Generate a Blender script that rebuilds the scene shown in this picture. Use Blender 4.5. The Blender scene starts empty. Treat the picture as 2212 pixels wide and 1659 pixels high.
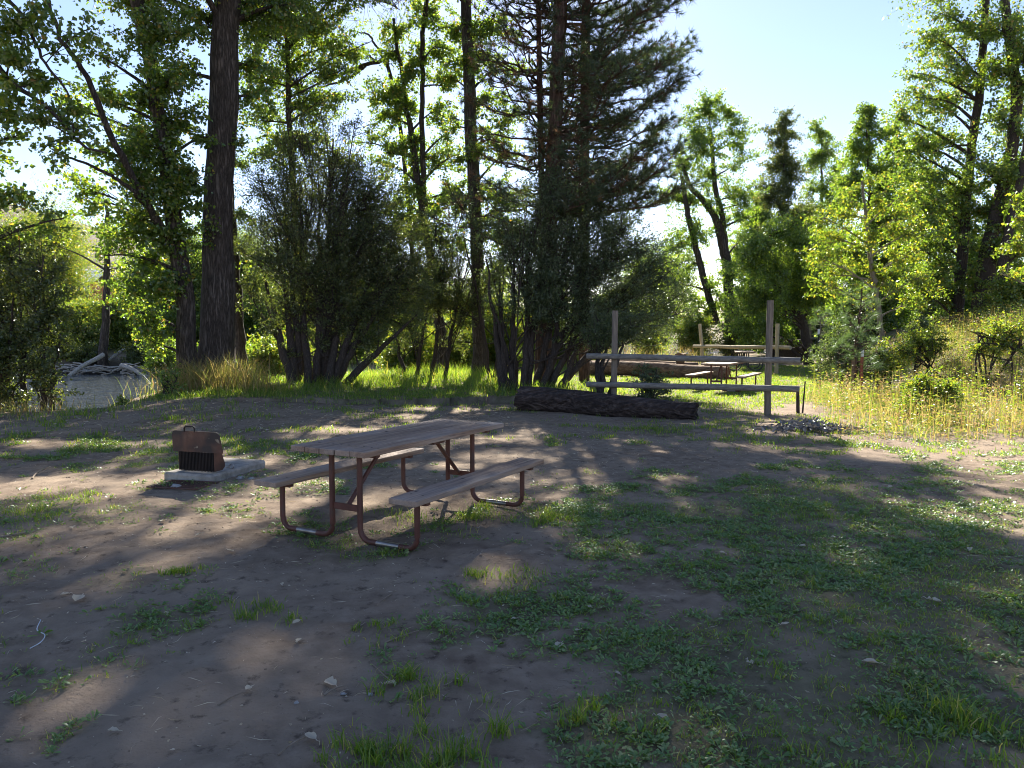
import bpy, bmesh, math, random
import numpy as np
from math import radians, pi, sin, cos
rng = np.random.default_rng(11)
random.seed(5)
scene = bpy.context.scene
COL = scene.collection

# ------------------------------------------------------------------ camera
KX = 1024/2212.0
FPX = 760.0
CAM_H = 1.6
HORIZON = 330.0
PITCH = math.atan((384-HORIZON)/FPX)
cam_d = bpy.data.cameras.new('camera')
cam = bpy.data.objects.new('camera', cam_d)
COL.objects.link(cam)
cam.location = (0, 0, CAM_H)
cam.rotation_euler = (pi/2-PITCH, 0, 0)
cam_d.sensor_width = 36
cam_d.lens = FPX*36/1024
cam_d.clip_start = 0.05
cam_d.clip_end = 3000
scene.camera = cam

def P(x, y, Y):
    """a sight line of the survey photograph taken out to ground distance Y, in metres"""
    u = (x*KX-512)/FPX
    v = (384-y*KX)/FPX
    cp, sp = cos(PITCH), sin(PITCH)
    d = np.array([u, cp+v*sp, -sp+v*cp])
    return np.array([0, 0, CAM_H])+d*(Y/d[1])
def MPP(Y):
    return KX/FPX*Y          # metres for one survey pixel at distance Y

# ------------------------------------------------------------------ noise
PERM = rng.random((256, 256))
def vnoise(x, y):
    xi = np.floor(x).astype(int); yi = np.floor(y).astype(int)
    fx = x-xi; fy = y-yi
    fx = fx*fx*(3-2*fx); fy = fy*fy*(3-2*fy)
    a = PERM[xi % 256, yi % 256]; b = PERM[(xi+1) % 256, yi % 256]
    c = PERM[xi % 256, (yi+1) % 256]; d = PERM[(xi+1) % 256, (yi+1) % 256]
    return (a*(1-fx)+b*fx)*(1-fy)+(c*(1-fx)+d*fx)*fy
def fbm(x, y, n=4):
    s = 0; a = .5; t = 0
    for i in range(n):
        s = s+a*vnoise(x*2**i+17.3*i, y*2**i+9.1*i); t += a; a *= .5
    return s/t
def ss(t):
    t = np.clip(t, 0, 1)
    return t*t*(3-2*t)

# ------------------------------------------------------------------ terrain
BANK = np.array([(-120, 6), (-40, 10.3), (-14, 14.6), (-9.7, 14.7), (-7.5, 15.1), (-8.9, 18.6), (-9.0, 21.6), (-6.5, 23.2), (-2.5, 28), (3, 36.5), (10, 46), (30, 60), (90, 80), (200, 100)], float)
def bank_dist(x, y):
    best = np.full(np.shape(x), 1e9); sg = np.zeros(np.shape(x))
    for a, b in zip(BANK[:-1], BANK[1:]):
        d = b-a; L2 = d@d
        t = np.clip(((x-a[0])*d[0]+(y-a[1])*d[1])/L2, 0, 1)
        px = a[0]+t*d[0]; py = a[1]+t*d[1]
        dist = np.hypot(x-px, y-py)
        cr = d[0]*(y-a[1])-d[1]*(x-a[0])
        m = dist < best
        sg = np.where(m, np.sign(cr), sg); best = np.where(m, dist, best)
    return best*sg
WATER_Z = -0.62
def height(x, y, fine=True):
    x = np.asarray(x, float); y = np.asarray(y, float)
    d = bank_dist(x, y)
    z = .07*(fbm(x*.5+3, y*.5)-.5)
    if fine:
        near = np.clip(1-(y-14)/10, 0, 1)
        z = z+near*(.05*(fbm(x*1.7, y*1.7+40)-.5)+.034*(fbm(x*6, y*6+7, 3)-.5))
    z = z+.16*ss((d+6)/5)*ss((x+9.5)/3)
    z = z+1.7*ss((x-7-.25*(y-10))/5.2)*ss((y-10)/8)
    dn = d+.5*(fbm(x*.6, y*.6+5)-.5)
    z = z*(1-ss(dn/2.6))-1.7*ss(dn/2.6)
    far = ss((d-19.5)/3.5)
    z = z*(1-far)+far*(.22+.07*np.clip(d-23, 0, 90)+.5*(fbm(x*.15, y*.15)-.5))
    return z
def hz(x, y):
    return float(height(np.array([x]), np.array([y]))[0])
def G(x, y, z=0.0):
    """ground point under a survey sight line"""
    u = (x*KX-512)/FPX; v = (384-y*KX)/FPX
    cp, sp = cos(PITCH), sin(PITCH)
    dx, dy, dz = u, cp+v*sp, -sp+v*cp
    t = (z-CAM_H)/dz
    return np.array([dx*t, dy*t, z])

def gauss(x, y, cx, cy, sx, sy):
    return np.exp(-((x-cx)/sx)**2-((y-cy)/sy)**2)
def cover(x, y):
    """how much of the soil is grown over, 0..1"""
    n = fbm(x*.9+5, y*.9, 4); n2 = fbm(x*3.4, y*3.4+30, 3)
    b = .13+0*x
    b = b+.62*gauss(x, y, 2.6, 6.6, 1.9, 1.8)
    b = b+.52*gauss(x, y, 1.3, 4.1, 1.3, 1.5)
    b = b+.42*gauss(x, y, 2.0, 3.0, 1.4, 1.2)
    b = b+.18*gauss(x, y, 5.2, 8.0, 1.6, 1.6)
    b = b+.22*gauss(x, y, -.4, 3.3, .9, .8)+.5*gauss(x, y, .7, 3.0, .6, .45)+.30*gauss(x, y, 2.4, 4.5, 2.0, 2.6)+.2*gauss(x, y, 3.6, 8, 2, 1.5)
    b = b+.40*gauss(x, y, -4.1, 6.6, 1.0, 1.0)
    b = b+.30*gauss(x, y, -1.7, 4.4, .9, .6)
    b = b+.40*gauss(x, y, .4, 6.6, .8, .5)
    b = b+.30*gauss(x, y, -5.3, 10.5, 1.8, .8)
    b = b+.45*gauss(x, y, 4.6, 12.6, 2.2, 1.5)
    b = b-.30*gauss(x, y, .05, 5.5, .55, .45)
    b = b-.25*gauss(x, y, 1.6, 9.3, 4.0, .9)
    b = b+.45*ss((y-13.2)/4)*ss((x+9)/3)
    b = b+.25*ss((y-16)/3)
    return np.clip((b+(n-.5)*1.4+(n2-.5)*1.35-.05)*1.1, 0, 1)

SUN_EL, SUN_AZ = radians(33), radians(0.3)     # azimuth from +Y towards +X
SUN_SPOTS = [(480, 1470, .75, .38), (620, 1390, .4, .25), (330, 1545, .4, .22), (1390, 1590, .42, .30), (1290, 1520, .2, .15), (110, 1060, 1.0, .9), (640, 1045, .45, .35), (745, 1085, .5, .25), (520, 1000, .5, .35), (1195, 1130, .2, .18), (1100, 1240, .35, .25),
        (870, 1295, .3, .18), (1300, 1180, .25, .3), (2120, 975, 1.5, .9), (1640, 965, .7, .35), (120, 965, 1.6, .35), (430, 960, .8, .25), (950, 885, .9, .5), (880, 900, .5, .3), (1010, 850, .7, .8), (2180, 1290, .3, .2), (1440, 1030, .4, .25), (980, 1005, .35, .3), (760, 930, .8, .3)]
def sunmask(x, y):
    """chosen ground spots, kept sunlit by cutting away crown leaves that shade them"""
    m = np.zeros(np.shape(x)); n = fbm(x*1.3+11, y*1.3+3, 3)-.5
    for a, b, rx, ry in SUN_SPOTS:
        g = G(a, b)
        m = np.maximum(m, 1-ss(((np.hypot((x-g[0])/rx, (y-g[1])/ry))+n*.9-.65)/.6))
    box_ = lambda x0, x1, y0, y1, e=.8: ss((x-x0+n*2)/e)*ss((x1-x+n*2)/e)*ss((y-y0+n*2)/e)*ss((y1-y+n*2)/e)
    m = np.maximum(m, .93*box_(3.4, 14, 16.6, 31)); m = np.maximum(m, .9*box_(-4.5, 1.5, 27.5, 34)); m = np.maximum(m, .9*box_(6.2, 18, 10.3, 24))
    m = np.maximum(m, .8*box_(-8.6, -5.8, 16.6, 20)); m = np.maximum(m, .7*box_(-30, -9, 18, 60))
    return m
def cut_for_sun(B):  # picks the leaves to leave out so sun lands on the chosen spots
    k = 1/math.tan(SUN_EL)
    m = sunmask(B[:, 0]-sin(SUN_AZ)*k*B[:, 2], B[:, 1]-cos(SUN_AZ)*k*B[:, 2])
    return (B[:, 2] > 3.2) & (rng.random(len(B)) < m*.97)

# ------------------------------------------------------------------ mesh builder
class MB:
    def __init__(s):
        s.v = []; s.f = []; s.n = 0
    def add(s, verts, faces, mi=0):
        verts = np.asarray(verts, float).reshape(-1, 3)
        if not isinstance(faces, list):
            faces = [faces]
        for f in faces:
            f = np.asarray(f, int)
            if len(f):
                s.f.append((f+s.n, mi))
        s.v.append(verts); s.n += len(verts)
    def build(s, name, mats, parent=None, smooth=False, local=False):
        me = bpy.data.meshes.new(name)
        V = np.concatenate(s.v) if s.v else np.zeros((0, 3))
        if parent is not None and not local:
            V = V-np.array(parent.location)
        loops = np.concatenate([f.ravel() for f, _ in s.f])
        tot = np.concatenate([np.full(len(f), f.shape[1]) for f, _ in s.f])
        mi = np.concatenate([np.full(len(f), m) for f, m in s.f])
        st = np.concatenate([[0], np.cumsum(tot)[:-1]])
        me.vertices.add(len(V)); me.vertices.foreach_set('co', V.ravel().astype(np.float32))
        me.loops.add(len(loops)); me.loops.foreach_set('vertex_index', loops.astype(np.int32))
        me.polygons.add(len(tot)); me.polygons.foreach_set('loop_start', st.astype(np.int32))
        me.polygons.foreach_set('loop_total', tot.astype(np.int32))
        me.polygons.foreach_set('material_index', mi.astype(np.int32))
        me.polygons.foreach_set('use_smooth', np.full(len(tot), bool(smooth)))
        for m in (mats if isinstance(mats, (list, tuple)) else [mats]):
            me.materials.append(m)
        me.update(calc_edges=True); me.validate()
        o = bpy.data.objects.new(name, me); COL.objects.link(o)
        if parent is not None:
            o.parent = parent
        return o

def nrm(a):
    return a/np.maximum(np.linalg.norm(a, axis=-1, keepdims=True), 1e-9)
def tubes(mb, Pts, R, S=6, cap=False, mi=0, rough=0):
    Pts = np.asarray(Pts, float); R = np.asarray(R, float)
    if Pts.ndim == 2:
        Pts = Pts[None]; R = R[None]
    N, Kn, _ = Pts.shape
    T = np.empty_like(Pts); T[:, 1:-1] = Pts[:, 2:]-Pts[:, :-2]
    T[:, 0] = Pts[:, 1]-Pts[:, 0]; T[:, -1] = Pts[:, -1]-Pts[:, -2]
    T = nrm(T)
    mean = nrm(Pts[:, -1]-Pts[:, 0])
    ref = np.where(np.abs(mean[:, 2:3]) > .8, np.array([[1., .13, 0]]), np.array([[.07, .11, 1.]]))
    ref = np.repeat(ref[:, None], Kn, 1)
    n1 = nrm(np.cross(T, ref)); n2 = np.cross(T, n1)
    a = np.arange(S)*2*pi/S
    RR = R[:, :, None, None]*np.ones((1, 1, S, 1))
    if rough:
        RR = RR*(1+rough*(rng.random((N, Kn, S, 1))-.5))
    V = Pts[:, :, None]+RR*(np.cos(a)[None, None, :, None]*n1[:, :, None]+np.sin(a)[None, None, :, None]*n2[:, :, None])
    i = np.arange(Kn-1)[:, None]*S; j = np.arange(S)[None]; j2 = (j+1) % S
    q = np.stack([i+j, i+j2, i+S+j2, i+S+j], -1).reshape(-1, 4)
    F = (q[None]+(np.arange(N)*Kn*S)[:, None, None]).reshape(-1, 4)
    mb.add(V.reshape(-1, 3), F, mi)
    if cap:
        for k in range(N):
            for e in (0, Kn-1):
                ring = V[k, e]
                mb.add(np.vstack([ring, Pts[k, e]]), np.array([[t, (t+1) % S, S] for t in range(S)]), mi)
def smooth_path(pts, n):
    pts = np.asarray(pts, float)
    if len(pts) == 2:
        t = np.linspace(0, 1, n)[:, None]
        return pts[0]*(1-t)+pts[1]*t
    Q = np.vstack([2*pts[0]-pts[1], pts, 2*pts[-1]-pts[-2]])
    out = []
    for t in np.linspace(0, len(pts)-1-1e-6, n):
        i = int(t); f = t-i
        p0, p1, p2, p3 = Q[i], Q[i+1], Q[i+2], Q[i+3]
        out.append(.5*(2*p1+(p2-p0)*f+(2*p0-5*p1+4*p2-p3)*f*f+(3*p1-p0-3*p2+p3)*f**3))
    return np.array(out)
def box(mb, c, s, b=.004, rot=None, mi=0, wob=0, M=None):
    """bevelled box; rot = (rx,ry,rz)"""
    bm = bmesh.new(); bmesh.ops.create_cube(bm, size=1)
    for v in bm.verts:
        v.co = (v.co.x*s[0], v.co.y*s[1], v.co.z*s[2])
    if b:
        bmesh.ops.bevel(bm, geom=list(bm.edges), offset=b, segments=1, affect='EDGES', profile=.5)
    bm.verts.ensure_lookup_table()
    V = np.array([v.co[:] for v in bm.verts])
    if wob:
        V = V+(rng.random(V.shape)-.5)*wob
    if rot:
        from mathutils import Euler
        V = V@np.array(Euler(rot).to_matrix()).T
    V = V+np.array(c)
    fs = {}
    for f in bm.faces:
        fs.setdefault(len(f.verts), []).append([v.index for v in f.verts])
    bm.free()
    mb.add(V, [np.array(f) for f in fs.values()], mi)

def tag(o, label=None, cat=None, group=None, kind=None):
    if label: o['label'] = label
    if cat: o['category'] = cat
    if group: o['group'] = group
    if kind: o['kind'] = kind
    return o
def empty(name, loc, rz=0, label=None, cat=None, group=None):
    o = bpy.data.objects.new(name, None); COL.objects.link(o)
    o.location = [float(t) for t in loc]; o.rotation_euler = (0, 0, rz); o.empty_display_size = .2
    return tag(o, label, cat, group)
def copy_tree(o, parent=None):
    c = o.copy(); COL.objects.link(c); c.parent = parent
    for ch in o.children:
        copy_tree(ch, c)
    return c

# ------------------------------------------------------------------ materials
class NT:
    def __init__(s, name):
        s.m = bpy.data.materials.new(name); s.m.use_nodes = True
        s.t = s.m.node_tree; s.t.nodes.clear()
        s.out = s.t.nodes.new('ShaderNodeOutputMaterial')
    def n(s, typ, ins=None, **kw):
        nd = s.t.nodes.new('ShaderNode'+typ)
        for k, v in kw.items():
            setattr(nd, k, v)
        for k, v in (ins or {}).items():
            if isinstance(v, bpy.types.NodeSocket):
                s.t.links.new(v, nd.inputs[k])
            else:
                if isinstance(v, tuple) and len(v) == 3 and nd.inputs[k].type == 'RGBA':
                    v = v+(1,)
                nd.inputs[k].default_value = v
        return nd
    def ramp(s, fac, stops):
        nd = s.t.nodes.new('ShaderNodeValToRGB')
        e = nd.color_ramp.elements
        while len(e) < len(stops):
            e.new(.5)
        for el, (p, c) in zip(e, stops):
            el.position = p; el.color = (*c, 1)
        s.t.links.new(fac, nd.inputs[0])
        return nd.outputs[0]
    def coord(s, scale=(1, 1, 1), rot=(0, 0, 0)):
        tc = s.n('TexCoord')
        mp = s.n('Mapping', {'Vector': tc.outputs['Object'], 'Scale': scale, 'Rotation': rot})
        return mp.outputs[0]
    def noise(s, vec, scale, detail=4, rough=.55):
        return s.n('TexNoise', {'Vector': vec, 'Scale': scale, 'Detail': detail, 'Roughness': rough}).outputs[0]
    def mixc(s, fac, a, b, mode='MIX'):
        nd = s.t.nodes.new('ShaderNodeMix'); nd.data_type = 'RGBA'; nd.blend_type = mode
        for k, v in ((0, fac), (6, a), (7, b)):
            if isinstance(v, bpy.types.NodeSocket):
                s.t.links.new(v, nd.inputs[k])
            else:
                nd.inputs[k].default_value = v if k == 0 else (*v, 1)
        return nd.outputs[2]
    def bump(s, h, strength=.5, dist=.02):
        return s.n('Bump', {'Height': h, 'Strength': strength, 'Distance': dist}).outputs[0]
    def principled(s, col, rough=.8, spec=.3, normal=None, metal=0.0):
        ins = {'Base Color': col, 'Roughness': rough, 'Specular IOR Level': spec, 'Metallic': metal}
        if normal is not None:
            ins['Normal'] = normal
        return s.done(s.n('BsdfPrincipled', ins).outputs[0])
    def done(s, sh):
        s.t.links.new(sh, s.out.inputs[0])
        return s.m

def leaf_mat(name, stops, trans=.5, tint=(1.5, 1.5, .6), gloss=.07, rough=.38):
    t = NT(name)
    r = t.n('NewGeometry').outputs['Random Per Island']
    col = t.ramp(r, stops)
    tcol = t.mixc(1.0, col, tint, 'MULTIPLY')
    d = t.n('BsdfDiffuse', {'Color': col}).outputs[0]
    tr = t.n('BsdfTranslucent', {'Color': tcol}).outputs[0]
    g = t.n('BsdfGlossy', {'Color': (.9, .95, 1.0), 'Roughness': rough}).outputs[0]
    m1 = t.n('MixShader', {0: trans, 1: d, 2: tr}).outputs[0]
    fr = t.n('LayerWeight', {'Blend': .5}).outputs['Facing']
    fr = t.n('Math', {0: fr, 1: 4.0}, operation='POWER').outputs[0]
    fm = t.n('Math', {0: fr, 1: .16*gloss, 2: .05*gloss}, operation='MULTIPLY_ADD').outputs[0]
    return t.done(t.n('MixShader', {0: fm, 1: m1, 2: g}).outputs[0])
L_COTTON = leaf_mat('cottonwood_leaf', [(0, (.055, .105, .022)), (.5, (.095, .16, .03)), (.9, (.15, .205, .035)), (.975, (.26, .24, .05)), (1, (.26, .14, .05))], .57, (2.4, 2.25, .8), 1.1, .33)
L_DARK = leaf_mat('dark_willow_leaf', [(0, (.05, .075, .025)), (.6, (.08, .112, .034)), (.96, (.13, .15, .05)), (1, (.22, .18, .06))], .48, (2.1, 2.0, .7), .9, .35)  # dark olive leaf colour
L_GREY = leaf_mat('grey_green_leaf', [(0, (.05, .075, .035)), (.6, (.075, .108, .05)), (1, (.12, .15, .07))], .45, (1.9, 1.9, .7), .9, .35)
L_YEL = leaf_mat('yellow_green_leaf', [(0, (.075, .13, .02)), (.55, (.13, .185, .03)), (.85, (.21, .23, .035)), (1, (.32, .25, .05))], .55, (2.0, 2.0, .7), .9, .35)
L_MID = leaf_mat('mid_green_leaf', [(0, (.06, .115, .024)), (.6, (.105, .18, .035)), (1, (.18, .23, .045))], .6, (2.5, 2.3, .8), 1.0, .35)
L_PINE = leaf_mat('pine_needle', [(0, (.042, .066, .034)), (.7, (.065, .096, .048)), (.93, (.09, .12, .058)), (1, (.17, .10, .05))], .35, (1.4, 1.5, .8), .8, .4)
L_DEAD = leaf_mat('dead_needle', [(0, (.14, .085, .05)), (1, (.22, .14, .08))], .25, (1.2, 1.1, .9), .4)
L_SAP = leaf_mat('young_pine_needle', [(0, (.07, .12, .045)), (1, (.13, .19, .08))], .35, (1.5, 1.6, .8), 1.0)
L_GRASS = leaf_mat('grass_blade', [(0, (.075, .14, .022)), (.6, (.125, .20, .035)), (.88, (.20, .24, .06)), (1, (.36, .30, .15))], .5, (2.6, 2.5, .8), .5)
L_WEED = leaf_mat('weed_leaf', [(0, (.085, .165, .035)), (.6, (.14, .23, .058)), (1, (.26, .31, .13))], .4, (2.0, 2.0, .6), .9, .38)
L_TALL = leaf_mat('tall_grass_blade', [(0, (.14, .20, .04)), (.32, (.25, .26, .07)), (.6, (.37, .30, .12)), (.86, (.42, .29, .15)), (1, (.28, .15, .07))], .48, (1.5, 1.5, .9), .7)
L_DRY = leaf_mat('dry_leaf', [(0, (.38, .30, .20)), (.5, (.52, .44, .32)), (1, (.60, .54, .44))], .25, (1.2, 1.1, .9), .5)
L_SEED = leaf_mat('seed_head', [(0, (.36, .26, .13)), (1, (.5, .40, .24))], .4, (1.2, 1.1, .8), .3)

def bark_mat(name, dark, light, sc=1.0, depth=.05):
    t = NT(name)
    v = t.coord((9*sc, 9*sc, 1.1*sc))
    n1 = t.noise(v, 1.6, 8, .68)
    n2 = t.noise(t.coord((26*sc, 26*sc, 5.0*sc)), 1.0, 5, .65)
    a = t.n('Math', {0: n1, 1: .5}, operation='SUBTRACT').outputs[0]
    a = t.n('Math', {0: a}, operation='ABSOLUTE').outputs[0]
    rd = t.ramp(a, [(0, (0, 0, 0)), (.11, (1, 1, 1))])
    h2 = t.n('Math', {0: n2, 1: .5}, operation='MULTIPLY').outputs[0]
    hh = t.n('Math', {0: rd, 1: .55, 2: h2}, operation='MULTIPLY_ADD').outputs[0]
    col = t.ramp(hh, [(.15, dark), (.5, tuple(a_*.5+b_*.5 for a_, b_ in zip(dark, light))), (.9, light)])
    return t.principled(col, .9, .2, t.bump(hh, 1.0, depth))
B_COTTON = bark_mat('cottonwood_bark', (.03, .024, .021), (.155, .13, .115))
B_DARK = bark_mat('shrub_bark', (.035, .028, .025), (.11, .09, .08), 2.2, .02)
B_PINE = bark_mat('pine_bark', (.045, .03, .025), (.17, .11, .085), .8, .04)
B_PALE = bark_mat('pale_bark', (.14, .12, .09), (.34, .30, .23), 1.6, .02)
B_DEADW = bark_mat('bleached_driftwood', (.30, .27, .24), (.66, .62, .57), 1.5, .02)

def log_mat():
    t = NT('charred_log_wood')
    v = t.coord((1.4, 16, 16)); n = t.noise(v, 1, 6, .65)
    n2 = t.noise(t.coord((1, 1, 1)), 1.6, 3)
    w = t.n('TexWave', {'Vector': t.coord((.6, 7, 7)), 'Scale': 1.5, 'Distortion': 7, 'Detail': 4}).outputs[0]
    c = t.ramp(n, [(.3, (.020, .015, .014)), (.5, (.085, .058, .050)), (.72, (.24, .185, .16))])
    c = t.mixc(n2, (.018, .015, .015), c)
    h = t.n('Math', {0: n, 1: w}, operation='ADD').outputs[0]
    return t.principled(c, .85, .25, t.bump(h, 1.0, .05))
M_LOG = log_mat()
def oldlog_mat():
    t = NT('weathered_log_wood')
    n = t.noise(t.coord((1.2, 14, 14)), 1, 6, .65)
    c = t.ramp(n, [(.3, (.08, .05, .035)), (.55, (.24, .16, .11)), (.8, (.40, .30, .22))])
    return t.principled(c, .9, .2, t.bump(n, 1.0, .05))
M_OLDLOG = oldlog_mat()
def plank_mat():
    t = NT('weathered_plank')
    g = t.noise(t.coord((26, 1.3, 26)), 1, 7, .65)
    g2 = t.noise(t.coord((90, 3, 90)), 1, 4, .6)
    b = t.noise(t.coord((2.2, 1.2, 2)), 1, 3)
    r = t.n('NewGeometry').outputs['Random Per Island']
    c = t.ramp(g, [(.25, (.13, .075, .05)), (.5, (.30, .20, .14)), (.75, (.47, .355, .265))])
    c = t.mixc(t.ramp(g2, [(.35, (1, 1, 1)), (.5, (0, 0, 0))]), c, (.16, .11, .09))
    c2 = t.mixc(t.ramp(b, [(.4, (0, 0, 0)), (.75, (.6, .6, .6))]), c, (.40, .36, .33))
    c3 = t.mixc(.28, c2, t.ramp(r, [(0, (.3, .27, .25)), (1, (1.4, 1.3, 1.2))]), 'MULTIPLY')
    kn = t.n('TexVoronoi', {'Vector': t.coord((7.5, 2.6, 7)), 'Scale': 1.0}).outputs[0]
    c4 = t.mixc(t.ramp(kn, [(.05, (1, 1, 1)), (.10, (0, 0, 0))]), c3, (.05, .035, .03))
    return t.principled(c4, .75, .35, t.bump(g2, .5, .004))
M_PLANK = plank_mat()
def rustpaint():
    t = NT('worn_red_painted_pipe')
    n = t.noise(t.coord((9, 9, 4)), 1, 5, .6); n2 = t.noise(t.coord((40, 40, 40)), 1, 3)
    c = t.ramp(n, [(.35, (.075, .03, .022)), (.55, (.115, .044, .033)), (.72, (.085, .055, .045))])
    return t.principled(c, .55, .4, t.bump(n2, .3, .003))
M_PIPE = rustpaint()
def simple(name, c1, c2, sc=8, rough=.8, spec=.3, bump=.3, bd=.005, metal=0.0, st=(1, 1, 1)):
    t = NT(name)
    n = t.noise(t.coord(st), sc, 5, .6)
    return t.principled(t.ramp(n, [(.3, c1), (.7, c2)]), rough, spec, t.bump(n, bump, bd), metal)
M_WORN = simple('bare_worn_steel', (.22, .2, .19), (.42, .40, .38), 14, .35, .5, .2, .002, .8)
M_DARKPIPE = simple('dark_steel_pipe', (.03, .03, .035), (.07, .065, .065), 10, .5, .4)
M_RUST = simple('rusty_firebox_steel', (.045, .026, .021), (.15, .068, .043), 5, .65, .4, .5, .003)
def firebox_mat():
    t = NT('rusty_sooty_steel')
    n = t.noise(t.coord((1, 1, 1)), 7, 5, .6); n2 = t.noise(t.coord((1, 1, 1)), 3.2, 3, .5)
    c = t.ramp(n, [(.3, (.07, .032, .022)), (.55, (.13, .058, .036)), (.75, (.20, .12, .075))])
    c = t.mixc(t.ramp(n2, [(.42, (1, 1, 1)), (.62, (0, 0, 0))]), c, (.035, .026, .025))
    c = t.mixc(t.ramp(t.noise(t.coord((1, 1, 1)), 11, 2), [(.66, (0, 0, 0)), (.72, (.8, .8, .8))]), c, (.30, .24, .17))
    return t.principled(c, .6, .4, t.bump(n, .4, .003))
M_FIREBOX = firebox_mat()
M_SOOT = simple('sooty_black_steel', (.010, .009, .009), (.035, .024, .02), 6, .7, .3)
M_CONC = simple('pitted_concrete', (.20, .18, .155), (.42, .385, .34), 9, .9, .2, .8, .006)
M_POST = simple('weathered_fence_wood', (.11, .095, .08), (.24, .205, .17), 3, .85, .2, .7, .008, 0.0, (9, 9, 1))
M_RAIL = simple('weathered_rail_wood', (.11, .105, .095), (.25, .235, .215), 3, .85, .2, .7, .006, 0.0, (1, 9, 9))
M_PALEPOST = simple('pale_fence_wood', (.34, .28, .18), (.52, .44, .30), 3, .85, .2, .5, .006, 0.0, (9, 9, 1))
M_STONE = simple('river_stone', (.20, .20, .20), (.40, .39, .37), 6, .8, .3, .4, .004)
M_TWIG = simple('dry_twig_bark', (.15, .11, .08), (.34, .27, .2), 10, .9)
M_REDPOST = simple('red_painted_steel_post', (.20, .05, .03), (.30, .09, .05), 8, .6)
M_WHITE = simple('white_post_paint', (.6, .6, .58), (.8, .8, .78), 8, .6)
M_STRING = simple('pale_string', (.5, .52, .55), (.7, .72, .74), 30, .8)
M_BLACKST = simple('dark_green_steel_post', (.02, .03, .025), (.04, .05, .045), 8, .5)
M_TIMBER = simple('dark_retaining_timber', (.03, .025, .022), (.075, .06, .05), 4, .9, .2, .6, .01, 0.0, (1, 6, 6))
M_SIDING = simple('orange_wood_siding', (.30, .12, .05), (.42, .19, .09), 2, .8, .2, .3, .01, 0.0, (8, 8, 1))
M_ROOF = simple('grey_metal_roof', (.36, .40, .44), (.5, .54, .58), 2, .45, .5)
M_NAVY = simple('navy_roofing', (.02, .03, .07), (.04, .055, .11), 3, .7)
M_SLATEW = simple('blue_grey_siding', (.07, .09, .14), (.11, .13, .19), 3, .7)
M_TRIM = simple('white_trim_paint', (.7, .72, .75), (.82, .84, .86), 3, .6)
M_GLASS = simple('window_glass', (.05, .07, .09), (.10, .12, .15), 1, .08, .8, 0)
M_HILLHOUSE = M_SIDING

def ground_mat():
    t = NT('packed_dirt_and_thatch')
    a = t.n('Attribute', attribute_name='cover').outputs['Fac']
    w = t.n('Attribute', attribute_name='wet').outputs['Fac']
    v = t.coord((1, 1, 1))
    big = t.noise(v, .8, 4); mid = t.noise(v, 7, 5, .6); fin = t.noise(v, 60, 4, .65)
    dirt = t.ramp(mid, [(.25, (.125, .088, .062)), (.5, (.21, .155, .112)), (.75, (.30, .235, .175))])
    dirt = t.mixc(t.ramp(big, [(.38, (0, 0, 0)), (.62, (.7, .7, .7))]), dirt, (.29, .225, .165))
    vo = t.n('TexVoronoi', {'Vector': v, 'Scale': 42}).outputs[0]
    speck = t.ramp(vo, [(.10, (1, 1, 1)), (.16, (0, 0, 0))])
    sel = t.ramp(t.noise(v, 23, 2), [(.54, (0, 0, 0)), (.62, (1, 1, 1))])
    sp = t.mixc(1.0, speck, sel, 'MULTIPLY')
    dirt = t.mixc(sp, dirt, (.34, .29, .24))
    dk = t.ramp(t.noise(v, 9, 5, .7), [(.56, (0, 0, 0)), (.68, (.75, .75, .75))])
    dirt = t.mixc(dk, dirt, (.06, .043, .032))
    thatch = t.ramp(mid, [(.3, (.06, .07, .03)), (.6, (.11, .115, .05)), (.8, (.18, .155, .09))])
    c = t.mixc(t.ramp(a, [(.3, (0, 0, 0)), (.9, (.5, .5, .5))]), dirt, thatch)
    c = t.mixc(w, c, (.075, .06, .05))
    h = t.n('Math', {0: fin, 1: mid}, operation='ADD').outputs[0]
    h = t.n('Math', {0: h, 1: sp}, operation='ADD').outputs[0]
    return t.principled(c, .95, .12, t.bump(h, .9, .012))
M_GROUND = ground_mat()
def hill_mat():
    t = NT('dry_sage_hill')
    v = t.coord((1, 1, 1))
    n = t.noise(v, .05, 6, .6)
    c = t.ramp(n, [(.3, (.10, .08, .075)), (.7, (.165, .135, .125))])
    vo = t.n('TexVoronoi', {'Vector': v, 'Scale': .28}).outputs[0]
    s = t.ramp(vo, [(.22, (1, 1, 1)), (.38, (0, 0, 0))])
    s2 = t.ramp(t.noise(v, .03, 3), [(.42, (0, 0, 0)), (.55, (1, 1, 1))])
    c = t.mixc(t.mixc(1.0, s, s2, 'MULTIPLY'), c, (.075, .075, .055))
    return t.principled(c, .95, .1, t.bump(n, .5, 1.0))
M_HILL = hill_mat()
def water_mat():
    t = NT('river_water')
    tc = t.coord((.22, .75, 1))
    n = t.noise(tc, 1.6, 5, .6); n2 = t.noise(t.coord((.8, 2.2, 1)), 1.5, 3, .6)
    h = t.n('Math', {0: n, 1: n2}, operation='ADD').outputs[0]
    return t.principled((.060, .066, .058), .05, .8, t.bump(h, 1.0, .5))
M_WATER = water_mat()

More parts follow.
